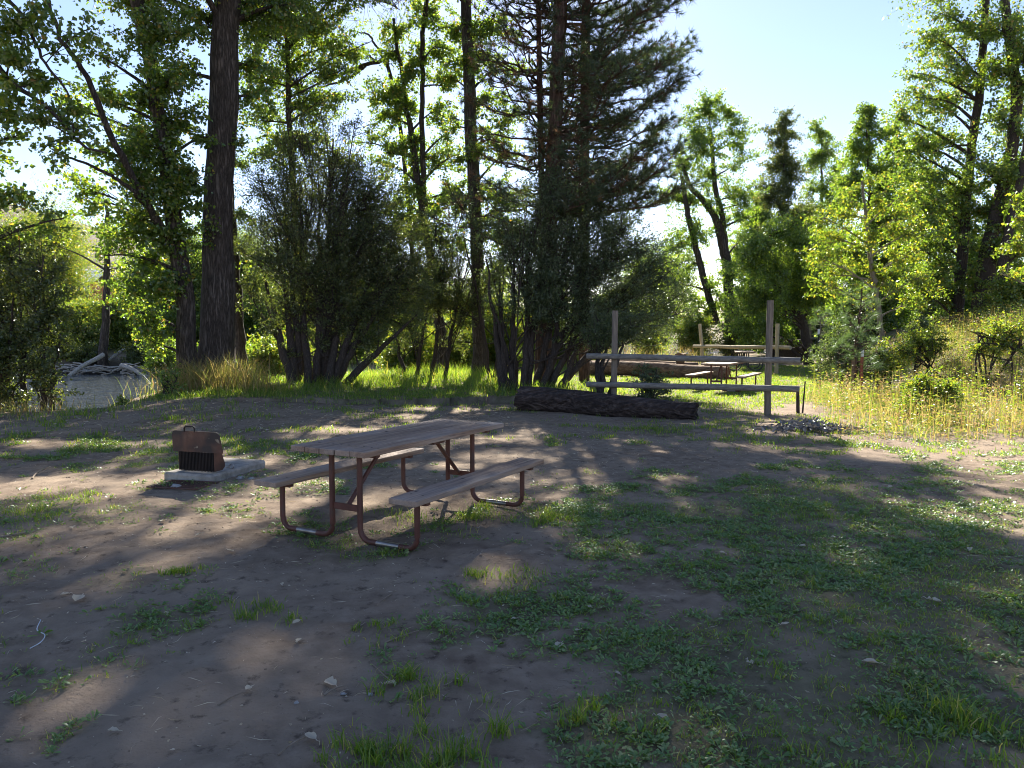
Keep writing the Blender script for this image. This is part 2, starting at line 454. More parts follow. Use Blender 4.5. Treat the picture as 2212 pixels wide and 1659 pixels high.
# ------------------------------------------------------------------ setting: ground, water, hills
def axis(near, step, grow, far):
    a = list(np.arange(0, near, step)); s = step
    while a[-1] < far:
        s *= grow; a.append(a[-1]+s)
    return np.array(a)
xa = axis(4.6, .05, 1.05, 220); xs = np.concatenate([-xa[:0:-1], xa])
ya = axis(8.5, .05, 1.035, 150)+1.4; ys = np.concatenate([np.arange(-8, 1.4, .6), ya])
XX, YY = np.meshgrid(xs, ys)
ZZ = height(XX, YY)
cv = cover(XX, YY)
near = np.clip(1-(YY-9)/5, 0, 1)
ZZ = ZZ+near*(.026*(fbm(XX*14, YY*14, 3)-.5))
mb = MB()
nx, ny = len(xs), len(ys)
ii = (np.arange(ny-1)[:, None]*nx+np.arange(nx-1)[None]).ravel()
mb.add(np.stack([XX, YY, ZZ], -1), np.stack([ii, ii+1, ii+nx+1, ii+nx], -1))
ground = mb.build('ground', M_GROUND, smooth=True)
tag(ground, 'packed brown dirt of the campsite with patches of green weeds', 'ground', kind='structure')
D = bank_dist(XX, YY)
at = ground.data.attributes.new('cover', 'FLOAT', 'POINT'); at.data.foreach_set('value', np.maximum(cv, ss((D-22)/3)).ravel().astype(np.float32))
wt = ground.data.attributes.new('wet', 'FLOAT', 'POINT'); wt.data.foreach_set('value', (ss(D/1.2)*(1-ss((D-21.5)/1.5))).ravel().astype(np.float32))

wx = np.arange(-130, 190, 8.0); wy = np.arange(4, 130, 6.0)
WX, WY = np.meshgrid(wx, wy)
mb = MB(); ii = (np.arange(len(wy)-1)[:, None]*len(wx)+np.arange(len(wx)-1)[None]).ravel()
keep = []
for k in ii:
    r, c = divmod(k, len(wx)); cx, cy = wx[c]+4, wy[r]+3
    dd = float(bank_dist(np.array([cx]), np.array([cy]))[0])
    if -9 < dd < 32: keep.append(k)
ii = np.array(keep)
mb.add(np.stack([WX, WY, np.full(WX.shape, WATER_Z)], -1), np.stack([ii, ii+1, ii+len(wx)+1, ii+len(wx)], -1))
tag(mb.build('river_water', M_WATER), 'rippled grey green river water with bright sky glints', 'river', kind='structure')

hx = np.linspace(-700, 700, 180); hy = np.concatenate([np.linspace(120, 420, 70), np.linspace(440, 1200, 12)])
HX, HY = np.meshgrid(hx, hy)
ridge = 9+50*ss((-HX-95)/150)+7*ss((HX-60)/200)
HZ = ridge*ss((HY-105)/200)*(.84+.32*fbm(HX*.012, HY*.012+3, 5))+3*(fbm(HX*.05, HY*.05, 4)-.5)-2
mb = MB(); ii = (np.arange(len(hy)-1)[:, None]*len(hx)+np.arange(len(hx)-1)[None]).ravel()
mb.add(np.stack([HX, HY, HZ], -1), np.stack([ii, ii+1, ii+len(hx)+1, ii+len(hx)], -1))
tag(mb.build('hills', M_HILL, smooth=True), 'dry brown hillside dotted with dark sage across the river', 'hill', kind='structure')

# ------------------------------------------------------------------ foliage machinery
def leaves(mb, C, T, L, W, fold=.12, mi=0):
    """kite shaped leaves at C pointing along T"""
    n = len(C)
    T = nrm(T); R = rng.normal(size=(n, 3)); S = nrm(np.cross(T, R)); Nn = np.cross(S, T)
    L = np.asarray(L).reshape(-1, 1)*np.ones((n, 1)); W = np.asarray(W).reshape(-1, 1)*np.ones((n, 1))
    V = np.empty((n, 4, 3))
    V[:, 0] = C; V[:, 2] = C+T*L
    V[:, 1] = C+T*L*.38+S*W*.5+Nn*L*fold; V[:, 3] = C+T*L*.38-S*W*.5+Nn*L*fold
    mb.add(V.reshape(-1, 3), np.arange(n*4).reshape(n, 4), mi)

def limb(A, C, r0, r1, K=9, rise=.15, wob=.06):
    d = np.linalg.norm(C-A)
    mid = (A+C)/2+np.array([0, 0, rise*d])+rng.normal(size=3)*wob*d
    t = np.linspace(0, 1, K)[:, None]
    Q = A*(1-t)**2+2*mid*t*(1-t)+C*t*t
    Q[1:-1] += rng.normal(size=(K-2, 3))*wob*.25*d/K*2
    return Q, np.linspace(r0, r1, K)

def leafy(name, label, cat, trunks, clumps, lmat, bmat, leaf=.085, wr=.75, cov=1.0, shrub=False,
          droop=.5, Y=20., group=None, auto=None, stem_r=.035, depth=.9, twig_r=.006, limb_r=.035):
    """trunks: lists of (x,y,Y,r) sight points; clumps: (x,y,r[,cov[,Y]]) crown masses hung on limbs"""
    p0 = P(*trunks[0][0][:3]) if trunks else P(clumps[0][0], clumps[0][1], Y)
    base = np.array([p0[0], p0[1], hz(p0[0], p0[1])-.05])
    root = empty(name, base, 0, label, cat, group)
    wood = MB(); samples = []
    for k, tr in enumerate(trunks):
        pts = [P(*q[:3]) for q in tr]; rad = [q[3]*MPP(q[2]) for q in tr]
        if k == 0 or shrub or tr[0][1] > 690:
            g = hz(pts[0][0], pts[0][1])-.12
            if shrub or k == 0 or pts[0][2] < 1.2:
                pts[0] = np.array([pts[0][0], pts[0][1], g])
        n = 30 if not shrub else 14
        path = smooth_path(pts, n); rr = np.interp(np.linspace(0, 1, n), np.linspace(0, 1, len(rad)), rad)
        path[1:-1, :2] += rng.normal(size=(n-2, 2))*.02
        if k == 0 and not shrub:
            rr = rr*(1+.35*np.exp(-np.linspace(0, 1, n)*28))
        tubes(wood, path, rr, 14 if not shrub else 7, rough=.08)
        samples.append(np.column_stack([path, rr]))
    if samples:
        samples = np.concatenate(samples)
    cl = []
    for c in clumps:
        x, y, r = c[:3]; cc = c[3] if len(c) > 3 else 1.0; yy = c[4] if len(c) > 4 else Y
        R = r*MPP(yy)*(1.4 if not shrub else 1.3)
        yy = yy+(rng.random()-.5)*R*1.2
        cl.append((P(x, y, yy), np.array([R, R*depth, R*.85]), cc))
    if auto:  # unseen crown masses above the frame, added to shade the foreground
        n, z0, z1, spread, R, cc = auto
        top = samples[samples[:, 2].argmax()]
        for k in range(n):
            z = z0+(z1-z0)*(k+rng.random())/n
            tr_p = samples[np.abs(samples[:, 2]-z).argmin()]
            a = rng.random()*2*pi; s = spread*(.35+.75*rng.random())*(1-.5*(z-z0)/(z1-z0+1e-6))
            cl.append((np.array([tr_p[0]+cos(a)*s, tr_p[1]+sin(a)*s, z]), np.array([R, R, R*.8])*1.3, cc*.75))
    crown = MB()
    for C, R, cc in cl:
        n = int((1.35 if not shrub else 1.3)*cov*cc*pi*R[0]*R[2]/(.5*leaf*leaf*wr*.55)); n = max(n, 20)
        if shrub and len(samples):
            i = rng.integers(0, len(samples)//14+1)
            A = samples[min(rng.integers(0, len(trunks)), len(trunks)-1)*14+rng.integers(3, 9), :3]
            r0 = stem_r*.7
        elif len(samples):
            hd = np.hypot(samples[:, 0]-C[0], samples[:, 1]-C[1])
            cost = np.abs(samples[:, 2]-(C[2]-.5*hd))+.55*hd
            s = samples[cost.argmin()]; A = s[:3]; r0 = min(s[3]*.45, limb_r+.012*np.linalg.norm(C-A))
        else:
            A = np.array([C[0]+rng.normal()*.3, C[1]+rng.normal()*.3, hz(C[0], C[1])-.05]); r0 = stem_r
        Q, rr = limb(A, C+rng.normal(size=3)*R*.25, r0, .012, 10, .12 if not shrub else .02)
        tubes(wood, Q, rr, 6)
        nt = max(6, int(n/55))
        u = .35+.65*rng.random(nt)**.7
        idx = u*9; i0 = np.minimum(idx.astype(int), 8); f = (idx-i0)[:, None]
        S0 = Q[i0]*(1-f)+Q[i0+1]*f
        dirs = nrm(rng.normal(size=(nt, 3))); rad = rng.random((nt, 1))**.45*(1+.45*(rng.random((nt, 1)) < .22))
        E = C+dirs*R*rad*1.08
        mid = (S0+E)/2+rng.normal(size=(nt, 3))*.10*R[0]+np.array([0, 0, .10*R[0]])
        t = np.linspace(0, 1, 5)[None, :, None]
        TW = S0[:, None]*(1-t)**2+2*mid[:, None]*t*(1-t)+E[:, None]*t*t
        tubes(wood, TW, np.linspace(twig_r*1.6, twig_r*.5, 5)[None]*np.ones((nt, 1)), 3)
        # leaves along the twigs, gathered in sprays
        ti = rng.integers(0, nt, n); tt = .3+.75*rng.random(n)**.8
        tt = tt[:, None]
        B = S0[ti]*(1-tt)**2+2*mid[ti]*tt*(1-tt)+E[ti]*tt*tt
        sp = .028*R[0]+leaf*.6
        B = B+rng.normal(size=(n, 3))*sp*np.array([1, 1, .75])
        B[:, 2] = np.maximum(B[:, 2], base[2]+.12)
        T = nrm(rng.normal(size=(n, 3)))+np.array([0, 0, -droop])
        Ls = leaf*(.65+.6*rng.random(n))
        kp = ~cut_for_sun(B) if base[0] < 8 else np.ones(len(B), bool)
        leaves(crown, B[kp], T[kp], Ls[kp], Ls[kp]*wr)
    wood.build('trunk' if not shrub else 'stems', bmat, root, smooth=True)
    crown.build('crown' if not shrub else 'foliage', lmat, root)
    return root

def needles(mb, C, Dr, n, length, w, mi=0, spread=.8):
    N = len(C)
    d = nrm(Dr)[:, None]*.75+nrm(rng.normal(size=(N, n, 3)))*spread
    d = nrm(d); c = np.repeat(C[:, None], n, 1)-d*.0
    off = (rng.random((N, n, 1))*.10-.10)*nrm(Dr)[:, None]
    c = c+off*length*4
    tip = c+d*length*(.7+.5*rng.random((N, n, 1)))
    s = nrm(np.cross(d, rng.normal(size=(N, n, 3))))*w*.5
    V = np.stack([c-s, c+s, tip], 2).reshape(-1, 3)
    mb.add(V, np.arange(len(V)).reshape(-1, 3), mi)

def pine(name, label, path, z0, z1, Lmax, right, left, tufts, nn, nl, nw, group=None, bmat=B_PINE, mats=(L_PINE, L_DEAD),
         step=.42, dead=.0, spread=.8, taper=.6):
    pts = [P(*q[:3]) for q in path]; rad = [q[3]*MPP(q[2]) for q in path]
    pts[0][2] = hz(pts[0][0], pts[0][1])-.1
    root = empty(name, pts[0], 0, label, 'tree', group)
    tr = smooth_path(pts, 36); rr = np.interp(np.linspace(0, 1, 36), np.linspace(0, 1, len(rad)), rad)
    wood = MB(); tubes(wood, tr, rr, 14, rough=.06)
    nd = MB(); z = z0
    while z < z1:
        i = np.abs(tr[:, 2]-z).argmin(); A0 = tr[i]
        f = (z-z0)/(z1-z0)
        for b in range(rng.integers(4, 7)):
            az = rng.random()*2*pi
            side = right if cos(az) > 0 else left
            Lb = Lmax*(1-taper*f)*(.55+.6*rng.random())*(.5+.5*side)
            A = A0+np.array([0, 0, rng.normal()*.12])
            dr = np.array([cos(az), sin(az), .10+.25*f])
            E = A+dr*Lb+np.array([0, 0, -.10*Lb])
            m = A+dr*Lb*.55+np.array([0, 0, -.16*Lb+.02])
            t = np.linspace(0, 1, 8)[:, None]
            Q = A*(1-t)**2+2*m*t*(1-t)+(E+np.array([0, 0, .18*Lb]))*t*t
            Q[1:] += rng.normal(size=(7, 3))*.03*Lb
            tubes(wood, Q, np.linspace(min(.03+.004*Lb, rr[i]*.5), .008, 8), 5)
            k = max(2, int(tufts*Lb*side))
            u = (.28+.74*rng.random(k)**.6)*7; i0 = np.minimum(u.astype(int), 6); ff = (u-i0)[:, None]
            S0 = Q[i0]*(1-ff)+Q[np.minimum(i0+1, 7)]*ff
            sd = nrm(np.cross(dr, [0, 0, 1.]))
            tw = nrm(dr[None]*.7+rng.normal(size=(k, 1))*sd[None]*.9+np.array([0, 0, .35])+rng.normal(size=(k, 3))*.3)
            tl = (.15+.45*rng.random((k, 1)))*min(1, .25*Lb+.25)
            E2 = S0+tw*tl
            t5 = np.linspace(0, 1, 3)[None, :, None]
            tubes(wood, S0[:, None]*(1-t5)+E2[:, None]*t5, np.linspace(.009, .005, 3)[None]*np.ones((k, 1)), 3)
            kp = ~cut_for_sun(E2); E2 = E2[kp]; tw = tw[kp]; k = len(E2)
            isd = rng.random(k) < dead*(1.6 if cos(az) < 0 else .3)
            for mi, sel in ((0, ~isd), (1, isd)):
                if sel.any():
                    needles(nd, E2[sel], tw[sel], nn, nl, nw, mi, spread)
        z += step*(.7+.6*rng.random())
    wood.build('trunk', bmat, root, smooth=True)
    nd.build('crown', list(mats), root)
    return root

# ------------------------------------------------------------------ trees
T_W = 'tree'
leafy('cottonwood_tree', 'massive straight cottonwood with furrowed grey trunk on the river bank', T_W,
      [[(466, 812, 19.5, 36), (470, 600, 19.5, 33), (474, 400, 19.5, 29), (484, 200, 19.5, 29), (492, 0, 19.5, 27), (500, -300, 19.5, 22), (520, -800, 19.8, 12)]],
      [(575, 40, 60), (560, 130, 45, .8), (640, 20, 60), (430, 40, 50, .8), (455, 500, 40, .45, 19.0), (520, 300, 26, .5), (395, 130, 40, .8), (545, 215, 40, .7)],
      L_COTTON, B_COTTON, .09, .8, .85, Y=19.6, auto=(20, 10.5, 19, 3.6, 1.3, .9), limb_r=.06)
leafy('cottonwood_tree', 'leaning cottonwood clad in leaves up its trunk, forked limb over the river', T_W,
      [[(408, 812, 18.8, 21), (398, 640, 18.7, 19), (372, 440, 18.6, 17), (345, 250, 18.5, 15), (322, 110, 18.4, 14), (290, -20, 18.3, 13), (230, -400, 18, 9)],
       [(388, 545, 18.6, 9), (335, 470, 18.0, 8), (285, 380, 17.5, 7), (240, 290, 17, 6.5), (185, 160, 16.6, 5.5), (130, 80, 16.2, 4.5), (95, -20, 16, 4)],
       [(330, 460, 18.0, 5), (270, 400, 17.2, 4), (200, 360, 16.6, 3), (120, 330, 16, 2)]],
      [(330, 60, 60), (300, 20, 50), (375, 60, 45), (365, 160, 50, 1.3), (310, 200, 55, 1.1), (385, 260, 45, 1.4), (340, 330, 55, 1.3), (280, 300, 50, .9), (405, 380, 45, 1.5), (350, 420, 50, 1.4),
       (290, 400, 50, .9), (240, 350, 50, .8), (270, 470, 45, .9), (330, 500, 50, 1.2), (380, 520, 40, 1.5), (230, 200, 45, .7), (180, 230, 45, .7), (210, 120, 45, .5), (250, 520, 40, .8), (300, 570, 45, 1),
       (330, 620, 45, 1.1), (370, 610, 35, 1.2), (300, 680, 40, .7), (345, 700, 40, .9), (280, 640, 36, .7), (200, 430, 40, .6), (150, 390, 40, .6), (320, 740, 30, .6), (440, 300, 30, .7), (425, 440, 30, .8)],
      L_COTTON, B_COTTON, .095, .8, 1.05, Y=18.2, auto=(10, 10.5, 16, 3.2, 1.3, .8))
leafy('cottonwood_tree', 'cottonwood limbs with orange tinged leaves reaching in from beyond the frame edge', T_W,
      [[(-190, 900, 15, 26), (-170, 500, 15, 24), (-160, 200, 15, 20), (-150, -300, 15, 14)],
       [(-165, 190, 15, 8), (-60, 90, 15, 6), (20, 175, 15, 5), (100, 230, 15, 4), (175, 310, 15, 3), (230, 330, 15, 2)],
       [(-165, 60, 15, 7), (-60, -60, 15, 6), (30, 10, 15, 4), (90, 120, 15, 3), (150, 210, 15, 2)]],
      [(20, 40, 55), (90, 30, 45, .7), (40, 130, 50), (10, 220, 50), (90, 170, 45, .8), (60, 250, 40, .9), (140, 250, 45, .8), (30, 290, 34, .8), (110, 310, 36, .7), (180, 290, 40, .7), (140, 110, 40, .5), (10, 440, 40, .9), (70, 420, 36, .7), (130, 460, 36, .6), (200, 60, 40, .4), (-60, 330, 70), (-80, 130, 80), (-20, 500, 60)],
      L_COTTON, B_DARK, .10, .8, .85, Y=15, auto=(8, 9, 14, 3.5, 1.4, .8))
leafy('cottonwood_tree', 'slender cottonwood with bright backlit leaves beside the massive straight trunk', T_W,
      [[(660, 800, 25, 7), (640, 500, 25, 6.5), (626, 300, 25, 6), (622, 180, 25, 5.5), (624, 0, 25, 5), (630, -300, 25, 4)]],
      [(560, 60, 60), (620, 60, 60), (690, 50, 60), (740, 90, 50, .8), (560, 160, 55), (640, 150, 60), (710, 160, 50, .9), (570, 240, 45), (640, 220, 50, .9), (590, 300, 40, .8), (690, 220, 40, .7), (760, 20, 45, .8), (700, 280, 34, .6), (740, 200, 40, .8), (620, 330, 40, .8), (670, 310, 40, .8), (780, 110, 36, .7), (560, 330, 36, .7), (730, 340, 34, .6)],
      L_COTTON, B_COTTON, .09, .8, .85, Y=25, auto=(24, 12.5, 19, 4.2, 1.6, 1))
leafy('cottonwood_tree', 'short slim reddish trunk just right of the massive cottonwood trunk', T_W,
      [[(527, 818, 22, 11), (516, 690, 22, 10), (507, 560, 22, 9), (497, 400, 22, 7), (490, 200, 22, 5)]],
      [(520, 470, 30, .6), (500, 350, 30, .6), (470, 250, 36, .6), (545, 560, 22, .4)], L_COTTON, B_COTTON, .09, .8, .8, Y=22)
leafy('cottonwood_tree', 'twin stemmed thin cottonwood with loose leaf clusters against white sky', T_W,
      [[(957, 800, 27, 12), (950, 690, 27, 11), (925, 520, 27, 9), (893, 330, 27, 7), (878, 230, 27, 5), (850, 40, 27, 3)],
       [(930, 560, 27, 7), (915, 420, 27, 6), (912, 200, 27, 5), (915, 60, 27, 5), (940, -120, 27, 4), (950, -350, 27, 3)]],
      [(830, 120, 36, .9), (860, 60, 40, .9), (850, 190, 36), (830, 250, 34, .9), (880, 230, 34), (905, 130, 34, .8), (950, 110, 36, .9), (930, 40, 40, .9), (870, 320, 34), (820, 350, 34, .7), (910, 300, 30, .8), (955, 250, 34, .8), (940, 340, 34, .7), (890, 410, 34, .9), (850, 440, 30, .6), (930, 450, 30, .8), (975, 400, 30, .7), (900, 500, 34, .8), (960, 170, 30, .8), (950, 520, 30, .7), (985, 300, 28, .6), (800, 200, 30, .7), (790, 300, 30, .6), (860, 470, 34, .9), (910, 360, 34, .9), (960, 430, 34, .9), (1000, 350, 30, .8), (940, 580, 30, .7), (830, 540, 30, .6), (880, 150, 34, .9)],
      L_COTTON, B_COTTON, .095, .8, 1.15, Y=27, auto=(24, 14, 21, 3.6, 1.5, 1))
leafy('cottonwood_tree', 'single bare lower trunk rising behind yellow brush at the picture centre', T_W,
      [[(1036, 812, 26, 14.5), (1034, 700, 26, 14), (1028, 500, 26, 13.5), (1018, 300, 26, 13), (1012, 120, 26, 12), (1006, 0, 26, 11), (1000, -400, 26, 7)]],
      [(985, 60, 40, .9), (1040, 60, 40, .9), (1010, 140, 36, .9), (1055, 130, 34, .8), (970, 170, 30, .7), (1070, 210, 30, .6), (1060, 300, 34, .7), (1090, 340, 30, .6), (985, 270, 26, .5), (1075, 420, 36, .8), (985, 440, 34, .8), (1020, 470, 30, .7), (1090, 60, 34, .7), (1060, 520, 30, .7), (1040, 400, 34, .8), (990, 350, 30, .7), (1090, 260, 34, .8), (1100, 440, 34, .8), (1040, 330, 34, .7), (1090, 500, 34, .9), (1000, 520, 30, .7), (1080, 590, 32, .9), (1030, 220, 28, .7), (1110, 150, 34, .7), (1050, 600, 30, .8)],
      L_COTTON, B_COTTON, .095, .8, 1.1, Y=26, auto=(22, 14, 21, 3.6, 1.5, 1), limb_r=.03)
leafy('dead_branch_tree', 'bare forked grey branches poking into pale sky between cottonwoods', T_W,
      [[(905, 620, 28.5, 5), (880, 400, 28.5, 4.5), (840, 150, 28.5, 4), (815, 135, 28.5, 4), (760, 150, 28.5, 4), (700, 182, 28.5, 2)],
       [(790, 142, 28.5, 3.5), (750, 170, 28.5, 3), (690, 190, 28.5, 1.5)], [(840, 150, 28.5, 3), (800, 80, 28.5, 2), (775, 70, 28.5, 1)], [(815, 135, 28.5, 2.5), (780, 110, 28.5, 2), (740, 118, 28.5, 1)]],
      [(850, 170, 22, .5)], L_COTTON, B_COTTON, .09, .8, .5, Y=28.5)

pine('pine_tree', 'tall dark pine with heavy drooping boughs on one side, behind the shrub',
     [(1170, 830, 22, 18), (1180, 600, 22, 17), (1196, 330, 22, 15.5), (1210, 0, 22, 14), (1220, -400, 22, 9), (1230, -800, 22, 3)], 4.2, 21, 4.0, 1.0, .40, 17, 28, .20, .013, step=.36, dead=.10)
pine('pine_tree', 'second pine trunk half hidden in the dark boughs',
     [(1262, 825, 23.6, 12), (1262, 500, 23.6, 11), (1263, 250, 23.6, 10), (1266, 0, 23.6, 9), (1270, -500, 23.6, 4)], 5.2, 19, 3.3, 1.0, .45, 17, 28, .20, .013, step=.40, dead=.05)
pine('pine_tree', 'thin pine with sparse browning needles, leftmost of the three pines',
     [(1180, 828, 23, 7.5), (1172, 500, 23, 7), (1166, 200, 23, 6), (1163, 0, 23, 5), (1160, -300, 23, 3)], 4.6, 15, 3.0, .7, 1.0, 6, 24, .18, .013, step=.55, dead=.35)

# big shaded shrubs in front of the river
def stems(xs_, y0, Y, tops, r):
    return [[(x, y0, Y+(k % 3-1)*.25, r*1.25), ((x*2+tx)/3+random.uniform(-6, 6), (y0*2+ty)/3, Y, r), (tx, ty, Y+random.uniform(-.5, .5), r*.2)] for k, (x, (tx, ty)) in enumerate(zip(xs_, tops))]
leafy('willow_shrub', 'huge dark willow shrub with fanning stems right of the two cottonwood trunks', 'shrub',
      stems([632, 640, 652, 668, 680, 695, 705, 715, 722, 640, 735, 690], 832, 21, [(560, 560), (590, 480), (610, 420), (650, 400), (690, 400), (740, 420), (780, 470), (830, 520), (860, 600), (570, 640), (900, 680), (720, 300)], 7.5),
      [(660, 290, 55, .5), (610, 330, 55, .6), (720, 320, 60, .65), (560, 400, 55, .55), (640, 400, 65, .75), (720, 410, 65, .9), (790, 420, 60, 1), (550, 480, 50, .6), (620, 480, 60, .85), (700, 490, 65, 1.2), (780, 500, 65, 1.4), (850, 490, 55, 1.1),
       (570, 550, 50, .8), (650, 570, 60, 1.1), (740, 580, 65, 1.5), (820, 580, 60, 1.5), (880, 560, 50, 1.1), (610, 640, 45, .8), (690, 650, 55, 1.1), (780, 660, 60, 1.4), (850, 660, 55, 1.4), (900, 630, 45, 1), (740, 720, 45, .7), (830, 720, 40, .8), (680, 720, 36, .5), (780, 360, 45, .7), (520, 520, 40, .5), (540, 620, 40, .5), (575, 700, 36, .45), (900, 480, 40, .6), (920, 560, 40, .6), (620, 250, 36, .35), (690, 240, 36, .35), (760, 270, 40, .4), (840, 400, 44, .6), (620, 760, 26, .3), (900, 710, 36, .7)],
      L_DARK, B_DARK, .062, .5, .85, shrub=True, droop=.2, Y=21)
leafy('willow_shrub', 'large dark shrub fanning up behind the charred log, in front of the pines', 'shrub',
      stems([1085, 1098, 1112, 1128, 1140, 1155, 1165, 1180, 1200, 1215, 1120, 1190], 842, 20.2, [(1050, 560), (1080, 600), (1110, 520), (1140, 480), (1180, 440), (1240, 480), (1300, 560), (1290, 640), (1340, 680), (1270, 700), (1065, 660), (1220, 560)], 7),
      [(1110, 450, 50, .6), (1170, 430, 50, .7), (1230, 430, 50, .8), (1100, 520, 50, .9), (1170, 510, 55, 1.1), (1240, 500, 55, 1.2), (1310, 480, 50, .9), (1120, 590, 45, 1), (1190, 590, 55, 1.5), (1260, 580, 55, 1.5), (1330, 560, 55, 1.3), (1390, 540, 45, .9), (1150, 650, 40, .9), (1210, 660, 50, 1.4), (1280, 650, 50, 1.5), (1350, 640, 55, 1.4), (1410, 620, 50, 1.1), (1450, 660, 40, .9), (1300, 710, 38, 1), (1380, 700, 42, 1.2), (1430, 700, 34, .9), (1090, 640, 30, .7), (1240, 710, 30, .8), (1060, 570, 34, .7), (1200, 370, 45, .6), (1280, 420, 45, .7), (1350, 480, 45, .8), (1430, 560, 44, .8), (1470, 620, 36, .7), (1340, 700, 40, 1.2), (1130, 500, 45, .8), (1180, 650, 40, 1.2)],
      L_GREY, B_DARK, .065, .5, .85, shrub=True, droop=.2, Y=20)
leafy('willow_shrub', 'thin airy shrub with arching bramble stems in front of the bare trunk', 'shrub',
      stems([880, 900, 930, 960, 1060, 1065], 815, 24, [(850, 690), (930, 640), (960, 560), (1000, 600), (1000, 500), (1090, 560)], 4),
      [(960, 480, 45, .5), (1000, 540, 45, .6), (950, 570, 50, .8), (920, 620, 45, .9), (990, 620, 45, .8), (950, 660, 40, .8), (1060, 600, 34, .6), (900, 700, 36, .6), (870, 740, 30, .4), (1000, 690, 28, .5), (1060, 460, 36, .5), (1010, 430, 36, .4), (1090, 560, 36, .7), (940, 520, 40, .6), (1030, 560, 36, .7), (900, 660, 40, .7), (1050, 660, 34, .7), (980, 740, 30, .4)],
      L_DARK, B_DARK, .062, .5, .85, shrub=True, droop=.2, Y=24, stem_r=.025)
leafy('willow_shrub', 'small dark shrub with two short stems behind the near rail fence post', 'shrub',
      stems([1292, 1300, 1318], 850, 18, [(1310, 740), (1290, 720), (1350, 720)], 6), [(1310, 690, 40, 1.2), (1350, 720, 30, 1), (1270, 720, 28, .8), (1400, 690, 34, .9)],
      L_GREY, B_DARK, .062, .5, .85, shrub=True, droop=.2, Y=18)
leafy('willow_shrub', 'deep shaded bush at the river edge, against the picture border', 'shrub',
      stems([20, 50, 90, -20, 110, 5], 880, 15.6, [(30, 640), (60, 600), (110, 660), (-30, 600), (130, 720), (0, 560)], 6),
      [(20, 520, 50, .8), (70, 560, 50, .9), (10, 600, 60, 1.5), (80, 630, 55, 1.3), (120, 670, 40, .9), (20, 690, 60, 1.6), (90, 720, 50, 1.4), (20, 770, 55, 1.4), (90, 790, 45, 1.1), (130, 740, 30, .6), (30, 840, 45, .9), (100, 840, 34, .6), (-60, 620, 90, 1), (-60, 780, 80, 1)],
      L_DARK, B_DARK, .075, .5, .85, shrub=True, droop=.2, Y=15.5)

def column(x, y0, y1, w, n, r, cc=1.0, seed=1):
    R_ = random.Random(seed); out = []
    for k in range(n):
        f = (k+R_.random())/n; hw = w*(.22+.85*min(1, f*1.9)**.8)
        out.append((x+R_.uniform(-1, 1)*hw, y0+r*.9+(y1-y0)*f, r*(.75+.5*min(1, f*2)), cc))
    return out
# right-hand side trees
leafy('poplar_tree', 'forked airy poplar with open sky gaps beyond the far picnic tables', T_W,
      [[(1580, 725, 44, 12), (1572, 600, 44, 11), (1562, 530, 44, 10), (1540, 460, 44, 7), (1490, 400, 44, 5), (1475, 350, 44, 4)],
       [(1566, 545, 44, 8), (1560, 470, 44, 6), (1545, 400, 44, 5), (1535, 280, 44, 3)], [(1548, 700, 44, 8), (1512, 570, 44, 7), (1490, 480, 44, 6), (1472, 380, 44, 4)]],
      [(1500, 290, 38), (1540, 250, 34, .9), (1585, 280, 30, .8), (1605, 340, 30, .8), (1530, 330, 36), (1480, 350, 36), (1590, 410, 34), (1490, 440, 34, .8), (1610, 470, 28, .8), (1470, 520, 36), (1530, 440, 26, .6), (1460, 600, 36), (1500, 650, 36, .9), (1600, 540, 30, .7), (1440, 660, 36), (1540, 620, 26, .6), (1450, 430, 32, .9), (1540, 215, 22, .9), (1510, 240, 24, .9), (1570, 240, 24, .9), (1600, 300, 26, .9), (1500, 500, 32, .9), (1560, 480, 30, .7), (1530, 380, 34, .8), (1480, 560, 32, .9), (1590, 590, 30, .9), (1520, 680, 34, 1), (1570, 660, 34, 1), (1610, 430, 24, .8)],
      L_MID, B_COTTON, .12, .75, .9, Y=44, limb_r=.06)
leafy('poplar_tree', 'narrow dark green poplar with rounded top against the sky', T_W,
      [[(1692, 740, 50, 6), (1692, 500, 50, 4), (1694, 270, 50, 1.2)]],
      column(1692, 228, 720, 44, 34, 24, 1.1, 3),
      L_DARK, B_COTTON, .12, .7, 1.1, Y=50)
leafy('poplar_tree', 'pale green poplar peeking out behind the narrow dark one', T_W,
      [[(1775, 740, 58, 5), (1775, 450, 58, 3), (1775, 290, 58, 1)]],
      column(1780, 250, 720, 48, 34, 24, 1.0, 4),
      L_MID, B_COTTON, .13, .7, .95, Y=58)
leafy('poplar_tree', 'many tipped yellow green poplar between the pale poplar and the glittering trees', T_W,
      [[(1885, 740, 36, 6), (1880, 500, 36, 4), (1870, 240, 36, 1.2)]],
      column(1868, 206, 700, 55, 34, 26, 1.0, 5)+column(1930, 235, 700, 55, 30, 26, 1.0, 6),
      L_MID, B_COTTON, .115, .75, 1.0, Y=36)
for lab, x, y0, w_, Yy, mt, sd in [('far green poplar filling in left of the narrow dark poplar', 1632, 400, 34, 54, L_MID, 11), ('far green tree behind the yellow young cottonwood', 1985, 330, 55, 42, L_MID, 12), ('far green tree between the glittering cottonwoods', 2070, 380, 55, 44, L_MID, 13), ('far green tree beyond the picture border trunks', 2190, 330, 60, 44, L_MID, 14), ('low green tree behind the round tree and the rail fence', 1700, 520, 60, 46, L_MID, 15)]:
    leafy('poplar_tree', lab, T_W, [[(x, 740, Yy, 5), (x, 560, Yy, 3), (x, y0+50, Yy, 1.2)]], column(x, y0, 715, w_, 26, 27, 1.0, sd), mt, B_COTTON, .125, .75, 1.0, Y=Yy)
